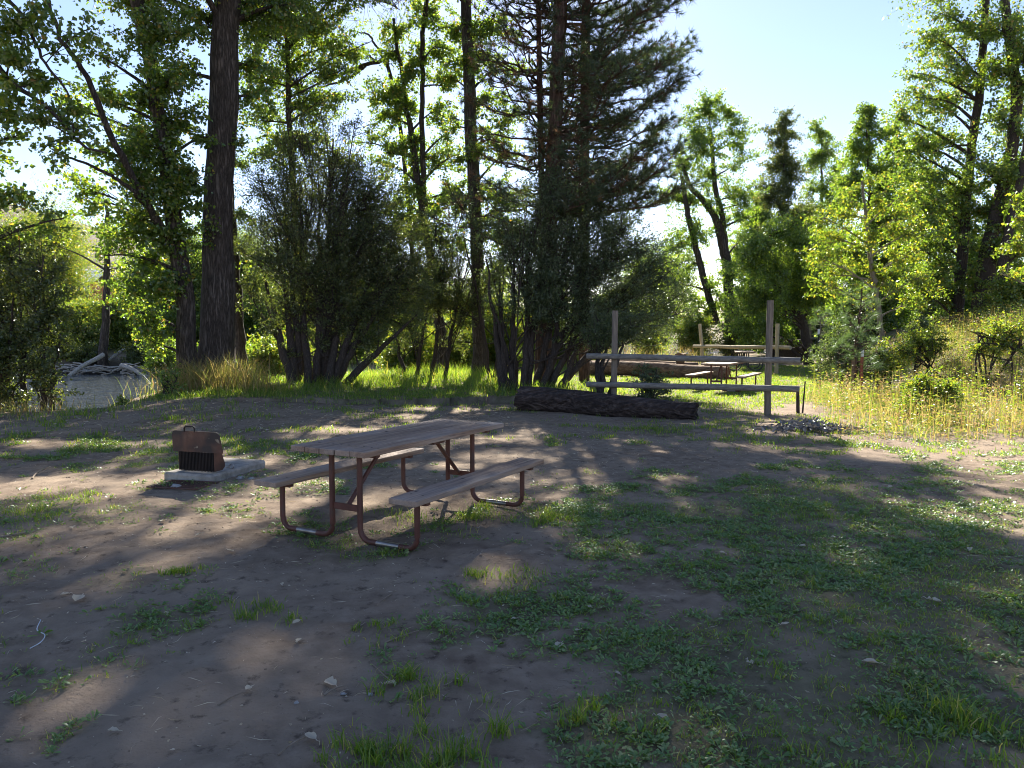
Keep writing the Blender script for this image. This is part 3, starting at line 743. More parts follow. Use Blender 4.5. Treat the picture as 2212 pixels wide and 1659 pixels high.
leafy('young_cottonwood_tree', 'young yellow leaved cottonwood with thin pale leaning stem', T_W,
      [[(1912, 770, 23, 5.5), (1900, 680, 23, 5.5), (1885, 590, 23, 5), (1872, 490, 23, 4), (1862, 390, 23, 2.5)]],
      [(1862, 400, 30, .6), (1830, 450, 34, .7), (1895, 440, 34, .7), (1935, 490, 34, .8), (1800, 510, 36, .8), (1870, 520, 36, .7), (1960, 550, 36, .9), (1810, 570, 36, .8), (1890, 590, 34, .7), (1995, 500, 34, .8), (1765, 560, 28, .8), (1780, 480, 28, .6), (1930, 610, 32, .8), (2000, 610, 34, .9), (1840, 630, 26, .6), (1975, 430, 34, .6), (1760, 610, 26, .8), (1870, 660, 24, .5), (1960, 650, 26, .7)],
      L_YEL, B_PALE, .085, .75, .85, Y=23)
leafy('round_tree', 'rounded mid green tree with leaning dark trunk behind the far fence', T_W,
      [[(1750, 745, 35, 10), (1735, 700, 35, 9), (1705, 660, 35, 8), (1660, 590, 35, 5)], [(1735, 700, 35, 6), (1760, 640, 35, 5), (1770, 570, 35, 3)]],
      [(1640, 520, 40), (1690, 500, 42), (1740, 520, 42), (1610, 570, 40), (1670, 570, 45, 1.2), (1730, 580, 45, 1.3), (1780, 590, 38), (1600, 630, 38), (1650, 640, 42, 1.3), (1710, 640, 40, 1.3), (1770, 650, 36, 1.1), (1600, 690, 34), (1640, 700, 36, 1.1), (1620, 730, 26), (1680, 710, 26, 1)],
      L_MID, B_DARK, .10, .7, 1.05, Y=34)
leafy('cottonwood_tree', 'tall glittering cottonwood with dark trunk in front of the navy roofed house', T_W,
      [[(2065, 720, 28, 13), (2074, 600, 28, 11), (2088, 433, 28, 9.5), (2101, 300, 28, 9), (2118, 183, 28, 8), (2128, 0, 28, 7), (2135, -300, 28, 4)]],
      [(2010, 20, 40, .7), (1995, 90, 36, .8), (2040, 110, 40, .9), (1980, 160, 34, .8), (2060, 200, 44), (2000, 230, 38, .8), (1945, 250, 34, .9), (1985, 300, 40), (2050, 300, 46, 1.1), (1950, 320, 30, .8), (2000, 370, 44, 1.1), (2070, 400, 46, 1.2), (2010, 440, 44, 1.1), (2060, 500, 44, 1.2), (2000, 520, 40, 1.1), (2040, 570, 42, 1.2), (1990, 590, 34), (2080, 610, 34, 1), (2090, 60, 44, .9), (2090, 150, 40, .9), (2020, 630, 30, .8), (1960, 440, 36), (1950, 520, 34), (1985, 640, 26), (2060, 650, 26, .9), (1975, 200, 30, .8), (1930, 380, 30, .8)],
      L_COTTON, B_DARK, .10, .75, .85, Y=28, auto=(8, 14, 20, 3, 1.4, .8))
leafy('cottonwood_tree', 'thickest dark trunked cottonwood on the weedy slope, its crown past the frame', T_W,
      [[(2122, 715, 27, 22), (2128, 600, 27, 19), (2150, 480, 27, 14), (2174, 366, 27, 12), (2197, 233, 27, 11), (2182, 100, 27, 9), (2171, 0, 27, 8), (2165, -300, 27, 5)]],
      [(2150, 60, 46), (2200, 60, 46), (2150, 160, 44), (2210, 180, 46), (2150, 260, 46), (2220, 290, 46), (2140, 360, 46, 1.2), (2210, 390, 46, 1.1), (2130, 450, 44, 1.3), (2190, 480, 40, 1.2), (2140, 540, 42, 1.3), (2200, 560, 40, 1), (2120, 610, 30, .8), (2170, 620, 26, .8)],
      L_COTTON, B_DARK, .10, .75, .85, Y=27, auto=(6, 14, 20, 3, 1.4, .8))
leafy('cottonwood_tree', 'slim dark cottonwood trunk, rightmost of the group on the weedy slope', T_W,
      [[(2160, 695, 26, 11), (2166, 600, 26, 11), (2178, 500, 26, 9), (2215, 330, 26, 7), (2240, 100, 26, 5)]],
      [(2230, 440, 46), (2220, 120, 40), (2240, 540, 36, .8)], L_COTTON, B_DARK, .10, .75, .85, Y=26)
leafy('young_cottonwood_tree', 'yellow green sapling branches at the picture edge above the weedy slope', T_W,
      [[(2270, 760, 17, 6), (2255, 600, 17, 5), (2240, 450, 17, 3)]],
      [(2200, 470, 30, .7), (2190, 540, 28, .8), (2210, 590, 28, .8), (2170, 590, 20, .5), (2215, 520, 30, .7), (2180, 450, 22, .5)], L_YEL, B_PALE, .085, .7, .7, Y=17)

# far side of the river and brush
def bush(label, x, y0, y1, w, Y, mat, cov=1.1, leaf=.09, group=None, n=9, wr=.6, bm=B_DARK):
    h = y0-y1; cl = []
    for k in range(n):
        f = k/(n-1); yy = y0-h*(.10+.74*f)
        ww = w*(1-.55*f*f)
        cl.append((x+random.uniform(-.75, .75)*ww, yy, max(h, w)*.34*random.uniform(.8, 1.2), 1.0))
    return leafy('bush', label, 'bush', [[(x+random.uniform(-.5, .5)*w, y0, Y, 1.8*20/Y), (x+random.uniform(-.6, .6)*w, y0-h*.4, Y, 1.3*20/Y), (x+random.uniform(-.7, .7)*w, y0-h*.7, Y, .6*20/Y)] for _ in range(7)],
                 cl, mat, bm, leaf, wr, cov, shrub=True, droop=.1, Y=Y, group=group, stem_r=.03)
FB = 'bushes along the far river bank'
for lab, x, y0, y1, w, Y, mt in [
    ('yellow green bush on the far bank left of the driftwood trunk', 175, 770, 655, 45, 43, L_YEL),
    ('bright yellow bush on the far bank just behind the driftwood trunk', 260, 765, 640, 55, 46, L_YEL),
    ('pale green bush on the far bank below the wooden cabin', 195, 720, 655, 60, 56, L_YEL),
    ('green bush overhanging the far bank near the leaning cottonwood', 340, 770, 640, 50, 45, L_MID),
    ('mid green bush low on the far bank at the picture border', 95, 775, 640, 50, 44, L_MID),
    ('yellow bush on the far bank seen between the twin trunks', 430, 770, 650, 45, 47, L_YEL),
    ('green bush on the far bank behind the slender cottonwood', 530, 775, 610, 55, 48, L_MID),
    ('sunlit yellow bush on the far bank behind the huge willow shrub', 640, 775, 600, 70, 50, L_YEL),
    ('green bush on the far bank behind the dark willow foliage', 780, 775, 590, 75, 52, L_MID),
    ('light green sapling bush under the brown hillside', 95, 690, 470, 26, 60, L_YEL), ('tall green bush on the far bank seen just left of the massive trunk', 425, 770, 500, 40, 50, L_MID), ('tall green bush on the far bank right of the slim reddish trunk', 545, 770, 500, 50, 50, L_MID), ('tall green bush on the far bank right of the cabin', 320, 770, 560, 45, 49, L_MID)]:
    bush(lab, x, y0, y1, w, Y, mt, 1.0, .12, FB)
NB = 'sunlit brush behind the clearing edge'
for lab, x, y0, y1, w, Y, mt in [
    ('glowing yellow brush left of the bare centre trunk', 985, 805, 690, 42, 30, L_YEL),
    ('yellow brush under the arching bramble stems', 890, 812, 700, 55, 29, L_YEL),
    ('yellow brush right of the bare centre trunk', 1075, 805, 660, 40, 31, L_YEL),
    ('green yellow brush behind the fanning shrub stems', 1180, 800, 640, 60, 32, L_MID),
    ('yellow reedy brush between shrub and near fence post', 1275, 790, 710, 40, 34, L_YEL),
    ('yellow brush glowing left of the huge willow stems', 585, 822, 730, 35, 24.5, L_YEL),
    ('bright brush behind the split log', 1400, 768, 715, 60, 38, L_YEL),
    ('yellow green brush beside the river glint', 1500, 760, 690, 50, 42, L_YEL),
    ('dark green bush behind the far table', 1600, 750, 680, 45, 37, L_DARK),
    ('hazy green thicket low between pine and poplar', 1400, 720, 560, 70, 56, L_MID),
    ('pale thicket at the back of the clearing', 1330, 745, 640, 60, 50, L_MID),
    ('green thicket behind the bare centre trunk', 1040, 775, 620, 80, 52, L_MID),
    ('green thicket behind the arching brambles', 920, 775, 600, 80, 52, L_YEL),
    ('dark hedge bush behind the leaning round tree', 1790, 735, 610, 60, 44, L_DARK),
    ('dark bush under the yellow young cottonwood', 1960, 725, 600, 60, 40, L_DARK),
    ('white flowered weed bush on the slope by the trunks', 1985, 740, 690, 30, 22, L_GREY), ('green brush on the rising slope at the picture border', 2190, 720, 590, 40, 25, L_YEL), ('dark green brush between the dark trunks and the house', 2030, 725, 640, 50, 46, L_MID), ('dark green brush beyond the rightmost dark trunk', 2170, 715, 600, 60, 48, L_MID)]:
    bush(lab, x, y0, y1, w, Y, mt, 1.0, .095, NB)
WB = 'weed bushes round the pine saplings'
for lab, x, y0, y1, w, Y, mt in [
    ('silvery leaved bush behind the tall pine sapling', 1830, 815, 690, 45, 19.5, L_GREY),
    ('yellow green weed bush right of the tall pine sapling', 1905, 825, 750, 40, 18.5, L_YEL),
    ('green weed bush on the slope below the cottonwood trunks', 2000, 770, 715, 90, 19, L_YEL),
    ('yellow weed bush high on the slope at the picture border', 2150, 770, 690, 90, 16, L_YEL),
    ('yellow leafed weed clump in the middle of the tall grass', 2010, 870, 815, 90, 13.6, L_YEL)]:
    bush(lab, x, y0, y1, w, Y, mt, .4, .055, WB, 10)
RB = 'rooty bushes at the far waterline'
for lab, x, w, mt in [('dark bush at the far waterline left of the white log', 120, 40, L_DARK), ('dark tangled bush at the far waterline behind the driftwood', 190, 40, L_DARK), ('bush at the far waterline just right of the riverside tree', 290, 40, L_DARK), ('bush at the far waterline beside the leaning cottonwood', 350, 40, L_MID), ('bush at the far waterline seen left of the massive trunk', 440, 40, L_MID), ('bush at the far waterline right of the massive trunk', 550, 45, L_MID), ('bush at the far waterline behind the willow stems', 660, 50, L_YEL)]:
    bush(lab, x, 806, 738, w, 36.8 if x > 320 else 39.5, mt, 1.0, .11, RB, 7)
bush('small leafy twig bush hanging over the bank beside the leaning cottonwood', 360, 875, 800, 22, 16.6, L_MID, .2, .07, None, 6)
bush('tiny bright sapling sprouting at the river edge', 262, 892, 858, 8, 15.5, L_YEL, .6, .05, None, 4)
bush('low dark sprig bush between the near fence and the split log', 1405, 865, 790, 30, 15.6, L_GREY, .5, .05, None, 7)

# pine saplings
pine('pine_sapling', 'knee to head high young pine with long needles, beside the red stake', [(1846, 868, 16.7, 4), (1848, 760, 16.7, 3.2), (1855, 700, 16.7, 2.6), (1862, 630, 16.7, 1)], .75, 2.3, .55, 1, 1, 13, 36, .16, .006,
     bmat=B_PINE, mats=(L_SAP, L_DEAD), step=.22, spread=.75, taper=.45)
pine('pine_sapling', 'short young pine with tufted top, beside the dark stake', [(1772, 800, 21, 3), (1772, 740, 21, 2.4), (1773, 690, 21, 1)], .9, 2.15, .30, 1, 1, 14, 36, .17, .0065,
     bmat=B_PALE, mats=(L_SAP, L_DEAD), step=.22, spread=.7, taper=.3)

# far tree standing on the driftwood
leafy('riverside_tree', 'grey trunked tree growing out of the driftwood across the river', T_W,
      [[(226, 812, 39, 13), (222, 770, 39, 10), (228, 700, 39, 8), (231, 610, 39, 7), (233, 520, 39, 5), (230, 430, 39, 3)]],
      [(255, 570, 30, .9), (205, 540, 26, .6), (275, 620, 28, .9), (230, 500, 32, .6), (290, 660, 26, .8), (130, 530, 24, .5), (255, 650, 18, .5)],
      L_YEL, B_COTTON, .12, .8, .9, Y=39)

# ------------------------------------------------------------------ driftwood
def rough_log(mb, A, B, r0, r1, K=22, S=18, amp=.12, mi=0, bend=.02):
    A = np.array(A, float); B = np.array(B, float)
    t = np.linspace(0, 1, K)[:, None]; Q = A*(1-t)+B*t
    L = np.linalg.norm(B-A)
    Q[:, 2] += bend*L*np.sin(np.linspace(0, pi*1.6, K)); Q[:, 1] += bend*L*.6*np.sin(np.linspace(0, pi*2.3, K))
    R = np.linspace(r0, r1, K)
    T = nrm(np.gradient(Q, axis=0)); n1 = nrm(np.cross(T, [0.03, .02, 1.])); n2 = np.cross(T, n1)
    a = np.arange(S)*2*pi/S
    ph = rng.random()*50
    aa = np.tile(a, (K, 1)); kk = np.tile(np.linspace(0, L, K)[:, None], (1, S))
    nn = fbm(np.cos(aa)*1.4+ph, np.sin(aa)*1.4+kk*1.1, 3)-.5+.6*(fbm(aa*3.0+ph, kk*.8, 3)-.5)*np.minimum(1, 1)
    RR = R[:, None]*(1+amp*2*nn)
    V = Q[:, None]+RR[..., None]*(np.cos(a)[None, :, None]*n1[:, None]+np.sin(a)[None, :, None]*n2[:, None])
    V[0] -= T[0]*rng.random((S, 1))*r0*.35; V[-1] += T[-1]*rng.random((S, 1))*r1*.35
    i = np.arange(K-1)[:, None]*S; j = np.arange(S)[None]; j2 = (j+1) % S
    mb.add(V.reshape(-1, 3), np.stack([i+j, i+j2, i+S+j2, i+S+j], -1).reshape(-1, 4), mi)
    for e, sg in ((0, -1), (K-1, 1)):
        inner = Q[e]+(V[e]-Q[e])*.55
        mb.add(np.vstack([V[e], inner, Q[e]-sg*T[e]*r0*.1]), [np.array([[q, (q+1) % S, S+(q+1) % S, S+q] for q in range(S)]), np.array([[S+q, S+(q+1) % S, 2*S] for q in range(S)])], mi)
def drift(A, B, r0, r1, label, group=None, name='driftwood_log'):
    mb = MB(); rough_log(mb, A, B, r0, r1, 10, 8, .1, bend=.03)
    return tag(mb.build(name, B_DEADW, smooth=True), label, 'driftwood', group)
drift(P(150, 812, 36.5), P(222, 764, 38), .10, .12, 'thick white bleached log slanting from the far bank down to the water')
drift(P(235, 780, 39.5), P(275, 748, 40.5), .10, .08, 'short bleached log propped behind the riverside tree trunk')
drift(P(262, 790, 37.6), P(318, 812, 37), .13, .08, 'thin bleached log lying low at the water right of the riverside tree')
for k in range(60):
    x = 125+235*random.random(); y = 800+12*random.random()-14*random.random()
    a = random.uniform(-.6, .6); L = random.uniform(12, 34)
    drift(P(x-L*cos(a), y+L*sin(a)*.6, 37.6+random.random()), P(x+L*cos(a), y-L*sin(a)*.6, 37.6+random.random()), random.uniform(.022, .055), .02,
          'bleached bare stick in the driftwood tangle along the far bank', 'driftwood sticks along the far bank', 'driftwood_stick')

# ------------------------------------------------------------------ logs
A = G(1128, 886); B = G(1500, 906); A[2] = .2; B[2] = .155
d = nrm((B-A)); root_len = np.linalg.norm(B-A)
mb = MB(); rough_log(mb, A, B, .245, .185, 60, 40, .22, bend=.005)
tag(mb.build('charred_log', M_LOG, smooth=True), 'long charred black log lying in front of the near rail fence', 'log')
A = G(1255, 817); B = G(1572, 819); A[2] = .22; B[2] = .22
mb = MB(); rough_log(mb, G(1300, 812)+np.array([-.6, .7, .24]), B, .27, .24, 24, 18, .13, bend=.006)
tag(mb.build('split_log', M_OLDLOG, smooth=True), 'long brown weathered log lying beyond the near fence behind the second table', 'log')
mb = MB(); rough_log(mb, G(1340, 805)+np.array([-.6, .3, .3]), G(1510, 806)+np.array([0, .3, .28]), .2, .14, 20, 16, .13, bend=.01)
tag(mb.build('split_log', M_OLDLOG, smooth=True), 'shorter brown log lying just behind the long weathered one', 'log')

# ------------------------------------------------------------------ picnic tables
def upath(x0, z0, x1, z1, y, zb=.025, rb=.09):
    pts = [(x0, y, z0), (x0, y, zb+rb)]
    for a in np.linspace(0, pi/2, 6)[1:]:
        pts.append((x0+rb-rb*cos(a) if x1 > x0 else x0-rb+rb*cos(a), y, zb+rb-rb*sin(a)))
    sg = 1 if x1 > x0 else -1
    for a in np.linspace(0, pi/2, 6):
        pts.append((x1-sg*rb+sg*rb*sin(a), y, zb+rb-rb*cos(a)))
    pts.append((x1, y, z1))
    return np.array(pts)
def make_table(name, label, loc, rz, pipe, group, L=1.95, H=.725, hb=.42, rb=.09):
    root = empty(name, loc, rz, label, 'picnic table', group)
    mb = MB(); n = 5; W = .72; w = W/n
    for k in range(n):
        x = -W/2+w*(k+.5); e = random.uniform(-.006, .006)
        box(mb, (x, e, H-.021+random.uniform(-.0015, .0015)), (w-.010, L+random.uniform(-.012, .012), .042), .004)
        for yy in (-.78, .78):
            for q in (-.03, .03):
                t = np.linspace(0, 2*pi, 9)[:-1]
                ring = np.stack([x+q+.009*np.cos(t), yy+.009*np.sin(t)+random.uniform(-.01, .01)+0*t, H+.003+0*t], -1)
                mb.add(ring, np.arange(8)[None], 1)
    mb.build('tabletop', [M_PLANK, M_SOOT], root, local=True)
    for s in (-1, 1):
        mb = MB(); box(mb, (s*.655, random.uniform(-.01, .01), hb-.021), (.235, L-.02, .042), .005)
        for yy in (-.78, .78):
            for q in (-.05, .05):
                t = np.linspace(0, 2*pi, 9)[:-1]
                mb.add(np.stack([s*.655+q+.009*np.cos(t), yy+.009*np.sin(t), hb+.003+0*t], -1), np.arange(8)[None], 1)
        mb.build('bench_seat', [M_PLANK, M_SOOT], root, local=True)
    for e in (-1, 1):
        y = e*.78
        for s in (-1, 1):
            mb = MB(); pth = upath(s*.135, H-.045, s*.655, hb-.045, y, rb=rb)
            tubes(mb, pth, np.full(len(pth), .0215), 10)
            q = (pth[6]*.8+pth[7]*.2, pth[6]*.2+pth[7]*.8)
            tubes(mb, np.array(q), np.array([.0222, .0222]), 10, mi=1)
            mb.build('leg', [pipe, M_WORN], root, smooth=True, local=True)
            mb = MB(); box(mb, (s*.655, y, hb-.056), (.20, .05, .022), .003); mb.build('seat_bracket', pipe, root, local=True)
        mb = MB(); box(mb, (0, y, .26), (.25, .014, .05), .002); mb.build('crossbar', pipe, root, local=True)
        mb = MB(); box(mb, (0, y, H-.057), (.62, .05, .026), .003); mb.build('batten', pipe, root, local=True)
        mb = MB(); tubes(mb, np.array([(0, y-e*.02, .26), (0, e*.33, H-.06)]), np.array([.018, .018]), 6, cap=True); mb.build('brace', pipe, root, local=True)
    mb = MB(); box(mb, (0, 0, H-.056), (.62, .16, .024), .003); mb.build('batten', pipe, root, local=True)
    return root
RZ = -math.atan2(.487, .873)
tabs = 'wooden picnic tables in the campground'
t1 = make_table('picnic_table', 'weathered plank picnic table with red pipe legs on the bare dirt', (-.862, 6.29, .02), RZ, M_PIPE, tabs)
t2 = copy_tree(t1); t2.location = (5.66, 20.25, .02); t2.rotation_euler[2] = -math.atan2(.5, .866)
t2['label'] = 'sunlit picnic table with red legs on the lawn, seen through the near rail fence'
t3 = make_table('picnic_table', 'farthest picnic table with dark curved legs, beneath the far fence rail', (9.25, 30.3, .02), -.25, M_DARKPIPE, tabs, rb=.2, H=.74, hb=.45)

# ------------------------------------------------------------------ fire box
yaw = math.atan2(-.14, .43)
slab = MB(); box(slab, (.24, .42, .045), (.60, 1.0, .11), .022, mi=0, wob=.008)
so = slab.build('concrete_slab', M_CONC, local=True)
so.location = (-3.62, 8.02, .0); so.rotation_euler = (.0, radians(1.2), yaw+.06)
tag(so, 'rough pale concrete slab on the dirt under the rusty fire box', 'concrete slab')
fb = empty('fire_box', (-3.553, 8.03, .115), yaw, 'rusty steel campfire box with tall hood and handle, standing on the concrete slab', 'fire pit')
mb = MB()
box(mb, (.225, .006, .10), (.45, .008, .20), .001)
mb.build('front_panel', M_SOOT, fb, local=True)
mb = MB()
for k in range(24):
    x = .012+k*.0185; tubes(mb, np.array([(x, -.004, -.004), (x, -.004, .198)]), np.array([.0045, .0045]), 6, cap=True)
mb.build('grate', M_SOOT, fb, local=True)
def plate(mb, poly, y0, y1, axis='y', mi=0):
    n = len(poly)
    if axis == 'y':
        a = [(p[0], y0, p[1]) for p in poly]; b = [(p[0], y1, p[1]) for p in poly]
    else:
        a = [(y0, p[0], p[1]) for p in poly]; b = [(y1, p[0], p[1]) for p in poly]
    V = np.array(a+b); mb.add(V, [np.array([[k, (k+1) % n, n+(k+1) % n, n+k] for k in range(n)]), np.array([list(range(n))[::-1], list(range(n, 2*n))])], mi)
def rounded(x0, z0, x1, z1, r):
    out = [(x0, z0), (x1, z0)]
    for a in np.linspace(0, pi/2, 6): out.append((x1-r+r*cos(a), z1-r+r*sin(a)))
    for a in np.linspace(pi/2, pi, 6): out.append((x0+r+r*cos(a), z1-r+r*sin(a)))
    return out
mb = MB(); hood = rounded(-.06, .2, .575, .42, .045)
plate(mb, [(x-.045*(z-.2)/.22*(.3 if x < .2 else 1.0), z) for x, z in hood], -.012, -.004)
mb.build('hood', M_FIREBOX, fb, local=True)
mb = MB(); plate(mb, [(0, 0), (.12, 0), (.16, .03), (.16, .07), (.10, .22), (.0, .22)], .452, .458, 'x'); mb.build('side_panel', M_RUST, fb, local=True)
mb = MB(); plate(mb, [(0, 0), (.2, 0), (.2, .2), (0, .2)], -.004, .002, 'x'); mb.build('side_panel', M_RUST, fb, local=True)
mb = MB()
h = np.array([(.09, -.008, .41), (.09, -.008, .45), (.105, -.008, .468), (.16, -.008, .47), (.205, -.008, .468), (.22, -.008, .45), (.22, -.008, .41)]); tubes(mb, h, np.full(7, .009), 8)
mb.build('handle', M_SOOT, fb, smooth=True, local=True)
mb = MB(); a = np.linspace(0, 2*pi, 14)
tubes(mb, np.stack([.52+.026*np.cos(a), .19+0*a, .03+.026*np.sin(a)], -1), np.full(14, .006), 6)
tubes(mb, np.array([(.455, .19, .012), (.5, .19, .016)]), np.array([.007, .007]), 6)
mb.build('hinge_ring', M_WORN, fb, smooth=True, local=True)
gp = G(395, 1053)
gr = empty('cooking_grate', gp+np.array([0, 0, .03]), yaw+.1, 'rusty bar grate lying on the dirt in front of the concrete slab', 'grate')
mb = MB()
for k in range(16):
    x = -.26+k*.034; tubes(mb, np.array([(x, -.17, 0), (x+.02, .17, 0)]), np.array([.0055, .0055]), 6, cap=True)
mb.build('bars', M_RUST, gr, smooth=True, local=True)
mb = MB(); a = np.array([(-.28, -.18, 0), (.27, -.18, 0), (.29, .18, 0), (-.26, .18, 0), (-.28, -.18, 0)]); tubes(mb, a, np.full(5, .008), 6); mb.build('frame', M_RUST, gr, local=True)

# ------------------------------------------------------------------ fences
def pole(mb, A, B, r0, r1=None, S=12, mi=0, K=8, amp=.05):
    A = np.array(A, float); B = np.array(B, float); t = np.linspace(0, 1, K)[:, None]
    Q = A*(1-t)+B*t; Q[1:-1] += rng.normal(size=(K-2, 3))*r0*.06
    tubes(mb, Q, np.linspace(r0, r1 or r0, K), S, cap=True, mi=mi, rough=amp)
f = empty('rail_fence', (4.7, 14.0, 0), 0, 'near weathered fence of two tall posts and two round rails behind the charred log', 'fence')
pr = G(1657, 897); pl = np.array([2.02, 15.0, 0.])
for q, ztop, r in ((pr, 2.15, .064), (pl, 1.98, .062)):
    mb = MB(); pole(mb, (q[0], q[1], -.2), (q[0]+.01, q[1], ztop), r, r*.95, amp=.03); mb.build('post', M_POST, f)
for za, zb in ((1.085, 1.045), (.525, .535)):
    mb = MB(); pole(mb, (1.48, 15.15-.12, za), (5.2, 13.72-.02, zb), .056, .058, amp=.03, K=12); mb.build('rail', M_RAIL, f, smooth=True)
mb = MB(); q = G(1724, 893); pole(mb, (q[0], q[1], -.1), (q[0]-.02, q[1], .5), .035, .03); pole(mb, (q[0]+.08, q[1], -.1), (q[0]+.12, q[1], .62), .018, .012)
tag(mb.build('broken_stub', B_DARK), 'short broken stub under the near end of the lower fence rail', 'stump')
f2 = empty('rail_fence', (9.6, 27.8, 0), 0, 'middle fence of pale round posts with one long rail across the lawn', 'fence')
qa = G(1677, 808); qb = np.array([7.95, 31.5, 0])
for q, yt in ((qa, 699), (qb, 700)):
    top = P(1680 if q is qa else 1512, yt, q[1])
    mb = MB(); pole(mb, (q[0], q[1], -.1), (top[0], q[1], top[2]), .07, .068, amp=.03); mb.build('post', M_PALEPOST, f2)
mb = MB(); pole(mb, P(1497, 748, 31.8)-[0, .12, 0], P(1705, 751, 27.3)-[0, .12, 0], .068, .07, amp=.03); mb.build('rail', M_PALEPOST, f2, smooth=True)
f3 = empty('rail_fence', (14, 40, 0), 0, 'farthest split rail fence climbing along the dark retaining wall', 'fence')
px_ = [(1568, 705, 760, 37), (1690, 702, 762, 39), (1752, 698, 758, 40), (1835, 690, 752, 41), (1990, 680, 735, 43)]
for x, yt, yb, Yy in px_:
    t_ = P(x, yt, Yy); b_ = P(x, yb, Yy); mb = MB(); pole(mb, (b_[0], b_[1], min(b_[2], hz(b_[0], b_[1]))-.2), t_, .075, .07); mb.build('post', M_POST, f3)
for (x0, y0, Y0), (x1, y1, Y1) in (((1545, 750, 37), (1700, 733, 39)), ((1660, 744, 38.5), (1835, 722, 41)), ((1690, 760, 39), (1840, 742, 41)), ((1800, 726, 40.5), (2000, 695, 43)), ((1820, 746, 41), (2010, 712, 43))):
    mb = MB(); pole(mb, P(x0, y0, Y0), P(x1, y1, Y1), .07, .06); mb.build('rail', M_POST, f3, smooth=True)
rw = empty('retaining_wall', (14.5, 38.5, 0), 0, 'low dark timber retaining wall at the back of the lawn', 'wall')
for k in range(3):
    mb = MB(); a_ = P(1665, 764, 37); b_ = P(1800, 762, 39.5)
    c_ = (a_+b_)/2; L_ = np.linalg.norm((b_-a_)[:2])
    box(mb, (c_[0], c_[1], .14+.245*k), (L_-.15*k, .24, .24), .02, (0, 0, math.atan2(b_[1]-a_[1], b_[0]-a_[0])), wob=.02); mb.build('timber', M_TIMBER, rw)

# steel stakes, stump post, fire ring
def stake(name, x, y0, y1, Y, r, m, cap_m, label):
    b = P(x, y0, Y); t_ = P(x, y1, Y); root = empty(name, (b[0], b[1], hz(b[0], b[1])), 0, label, 'stake')
    mb = MB(); zb = hz(b[0], b[1])-.1; box(mb, (b[0], Y, (zb+t_[2])/2), (r*2, r*.7, t_[2]-zb), .003); box(mb, (b[0], Y+r*.8, (zb+t_[2])/2), (r*.6, r*1.1, t_[2]-zb), .002); mb.build('shaft', m, root)
    if cap_m:
        mb = MB(); box(mb, (b[0], Y, t_[2]+.07), (r*2.1, r*.8, .15), .003); mb.build('tip', cap_m, root)
    return root
stake('metal_stake', 1859, 872, 770, 16.4, .030, M_REDPOST, M_WHITE, 'red steel stake with white tip right of the tall pine sapling')
stake('wooden_stake', 1840, 872, 772, 16.6, .034, M_OLDLOG, None, 'orange brown wooden stake left of the tall pine sapling')
stake('metal_stake', 1766, 803, 722, 20.8, .026, M_BLACKST, M_WHITE, 'dark steel stake with white tip beside the short young pine')
q = G(1473, 797); ph = P(1470, 765, 27.5)
mb = MB(); rough_log(mb, (ph[0], 27.5, -.1), (ph[0], 27.5, ph[2]), .21, .2, 8, 14, .05)
tag(mb.build('stump_post', M_OLDLOG, smooth=True), 'squat brown wooden post standing behind the split logs', 'post')
fr_ = P(1852, 812, 20.8); fr0 = np.array([fr_[0], 20.8, hz(fr_[0], 20.8)])
fr = empty('fire_ring', fr0, 0, 'low round metal fire ring on thin legs in the sunny lawn', 'fire ring')
mb = MB(); a = np.linspace(0, 2*pi, 33); z_ = P(1850, 804, 20.8)[2]-fr0[2]
tubes(mb, np.stack([.52*np.cos(a), .52*np.sin(a), z_+0*a], -1), np.full(33, .02), 6); mb.build('rim', M_SOOT, fr, smooth=True, local=True)
for k in range(10):
    mb = MB(); t_ = k*2*pi/10; tubes(mb, np.array([(.5*cos(t_), .5*sin(t_), .02), (.51*cos(t_), .51*sin(t_), z_)]), np.array([.014, .014]), 5); mb.build('leg', M_RUST, fr, local=True)
mb = MB(); tubes(mb, np.stack([.55*np.cos(a), .55*np.sin(a), .06+0*a], -1), np.full(33, .06), 8); mb.build('base', M_CONC, fr, smooth=True, local=True)
mb = MB(); n = 260
cc = np.stack([rng.normal(size=n)*.22, rng.normal(size=n)*.22, z_+.03+.13*rng.random(n)], -1)
leaves(mb, cc, rng.normal(size=(n, 3)), .14, .02); mb.build('dead_stalks', L_DRY, fr, local=True)
# wire cage round the tall sapling
sp = P(1846, 868, 16.7); cg = empty('wire_cage', (sp[0], 16.7, hz(sp[0], 16.7)), 0, 'sagging wire mesh cage round the foot of the tall pine sapling', 'cage')
mb = MB()
for z_ in np.arange(.1, 1.35, .2):
    tubes(mb, np.stack([.38*np.cos(a), .38*np.sin(a), z_+.02*np.sin(3*a)], -1), np.full(33, .0016), 4)
for k in range(14):
    t_ = k*2*pi/14; tubes(mb, np.array([(.38*cos(t_), .38*sin(t_), 0), (.38*cos(t_), .38*sin(t_), 1.32)]), np.array([.0016, .0016]), 4)
mb.build('mesh', M_RUST, cg, local=True)

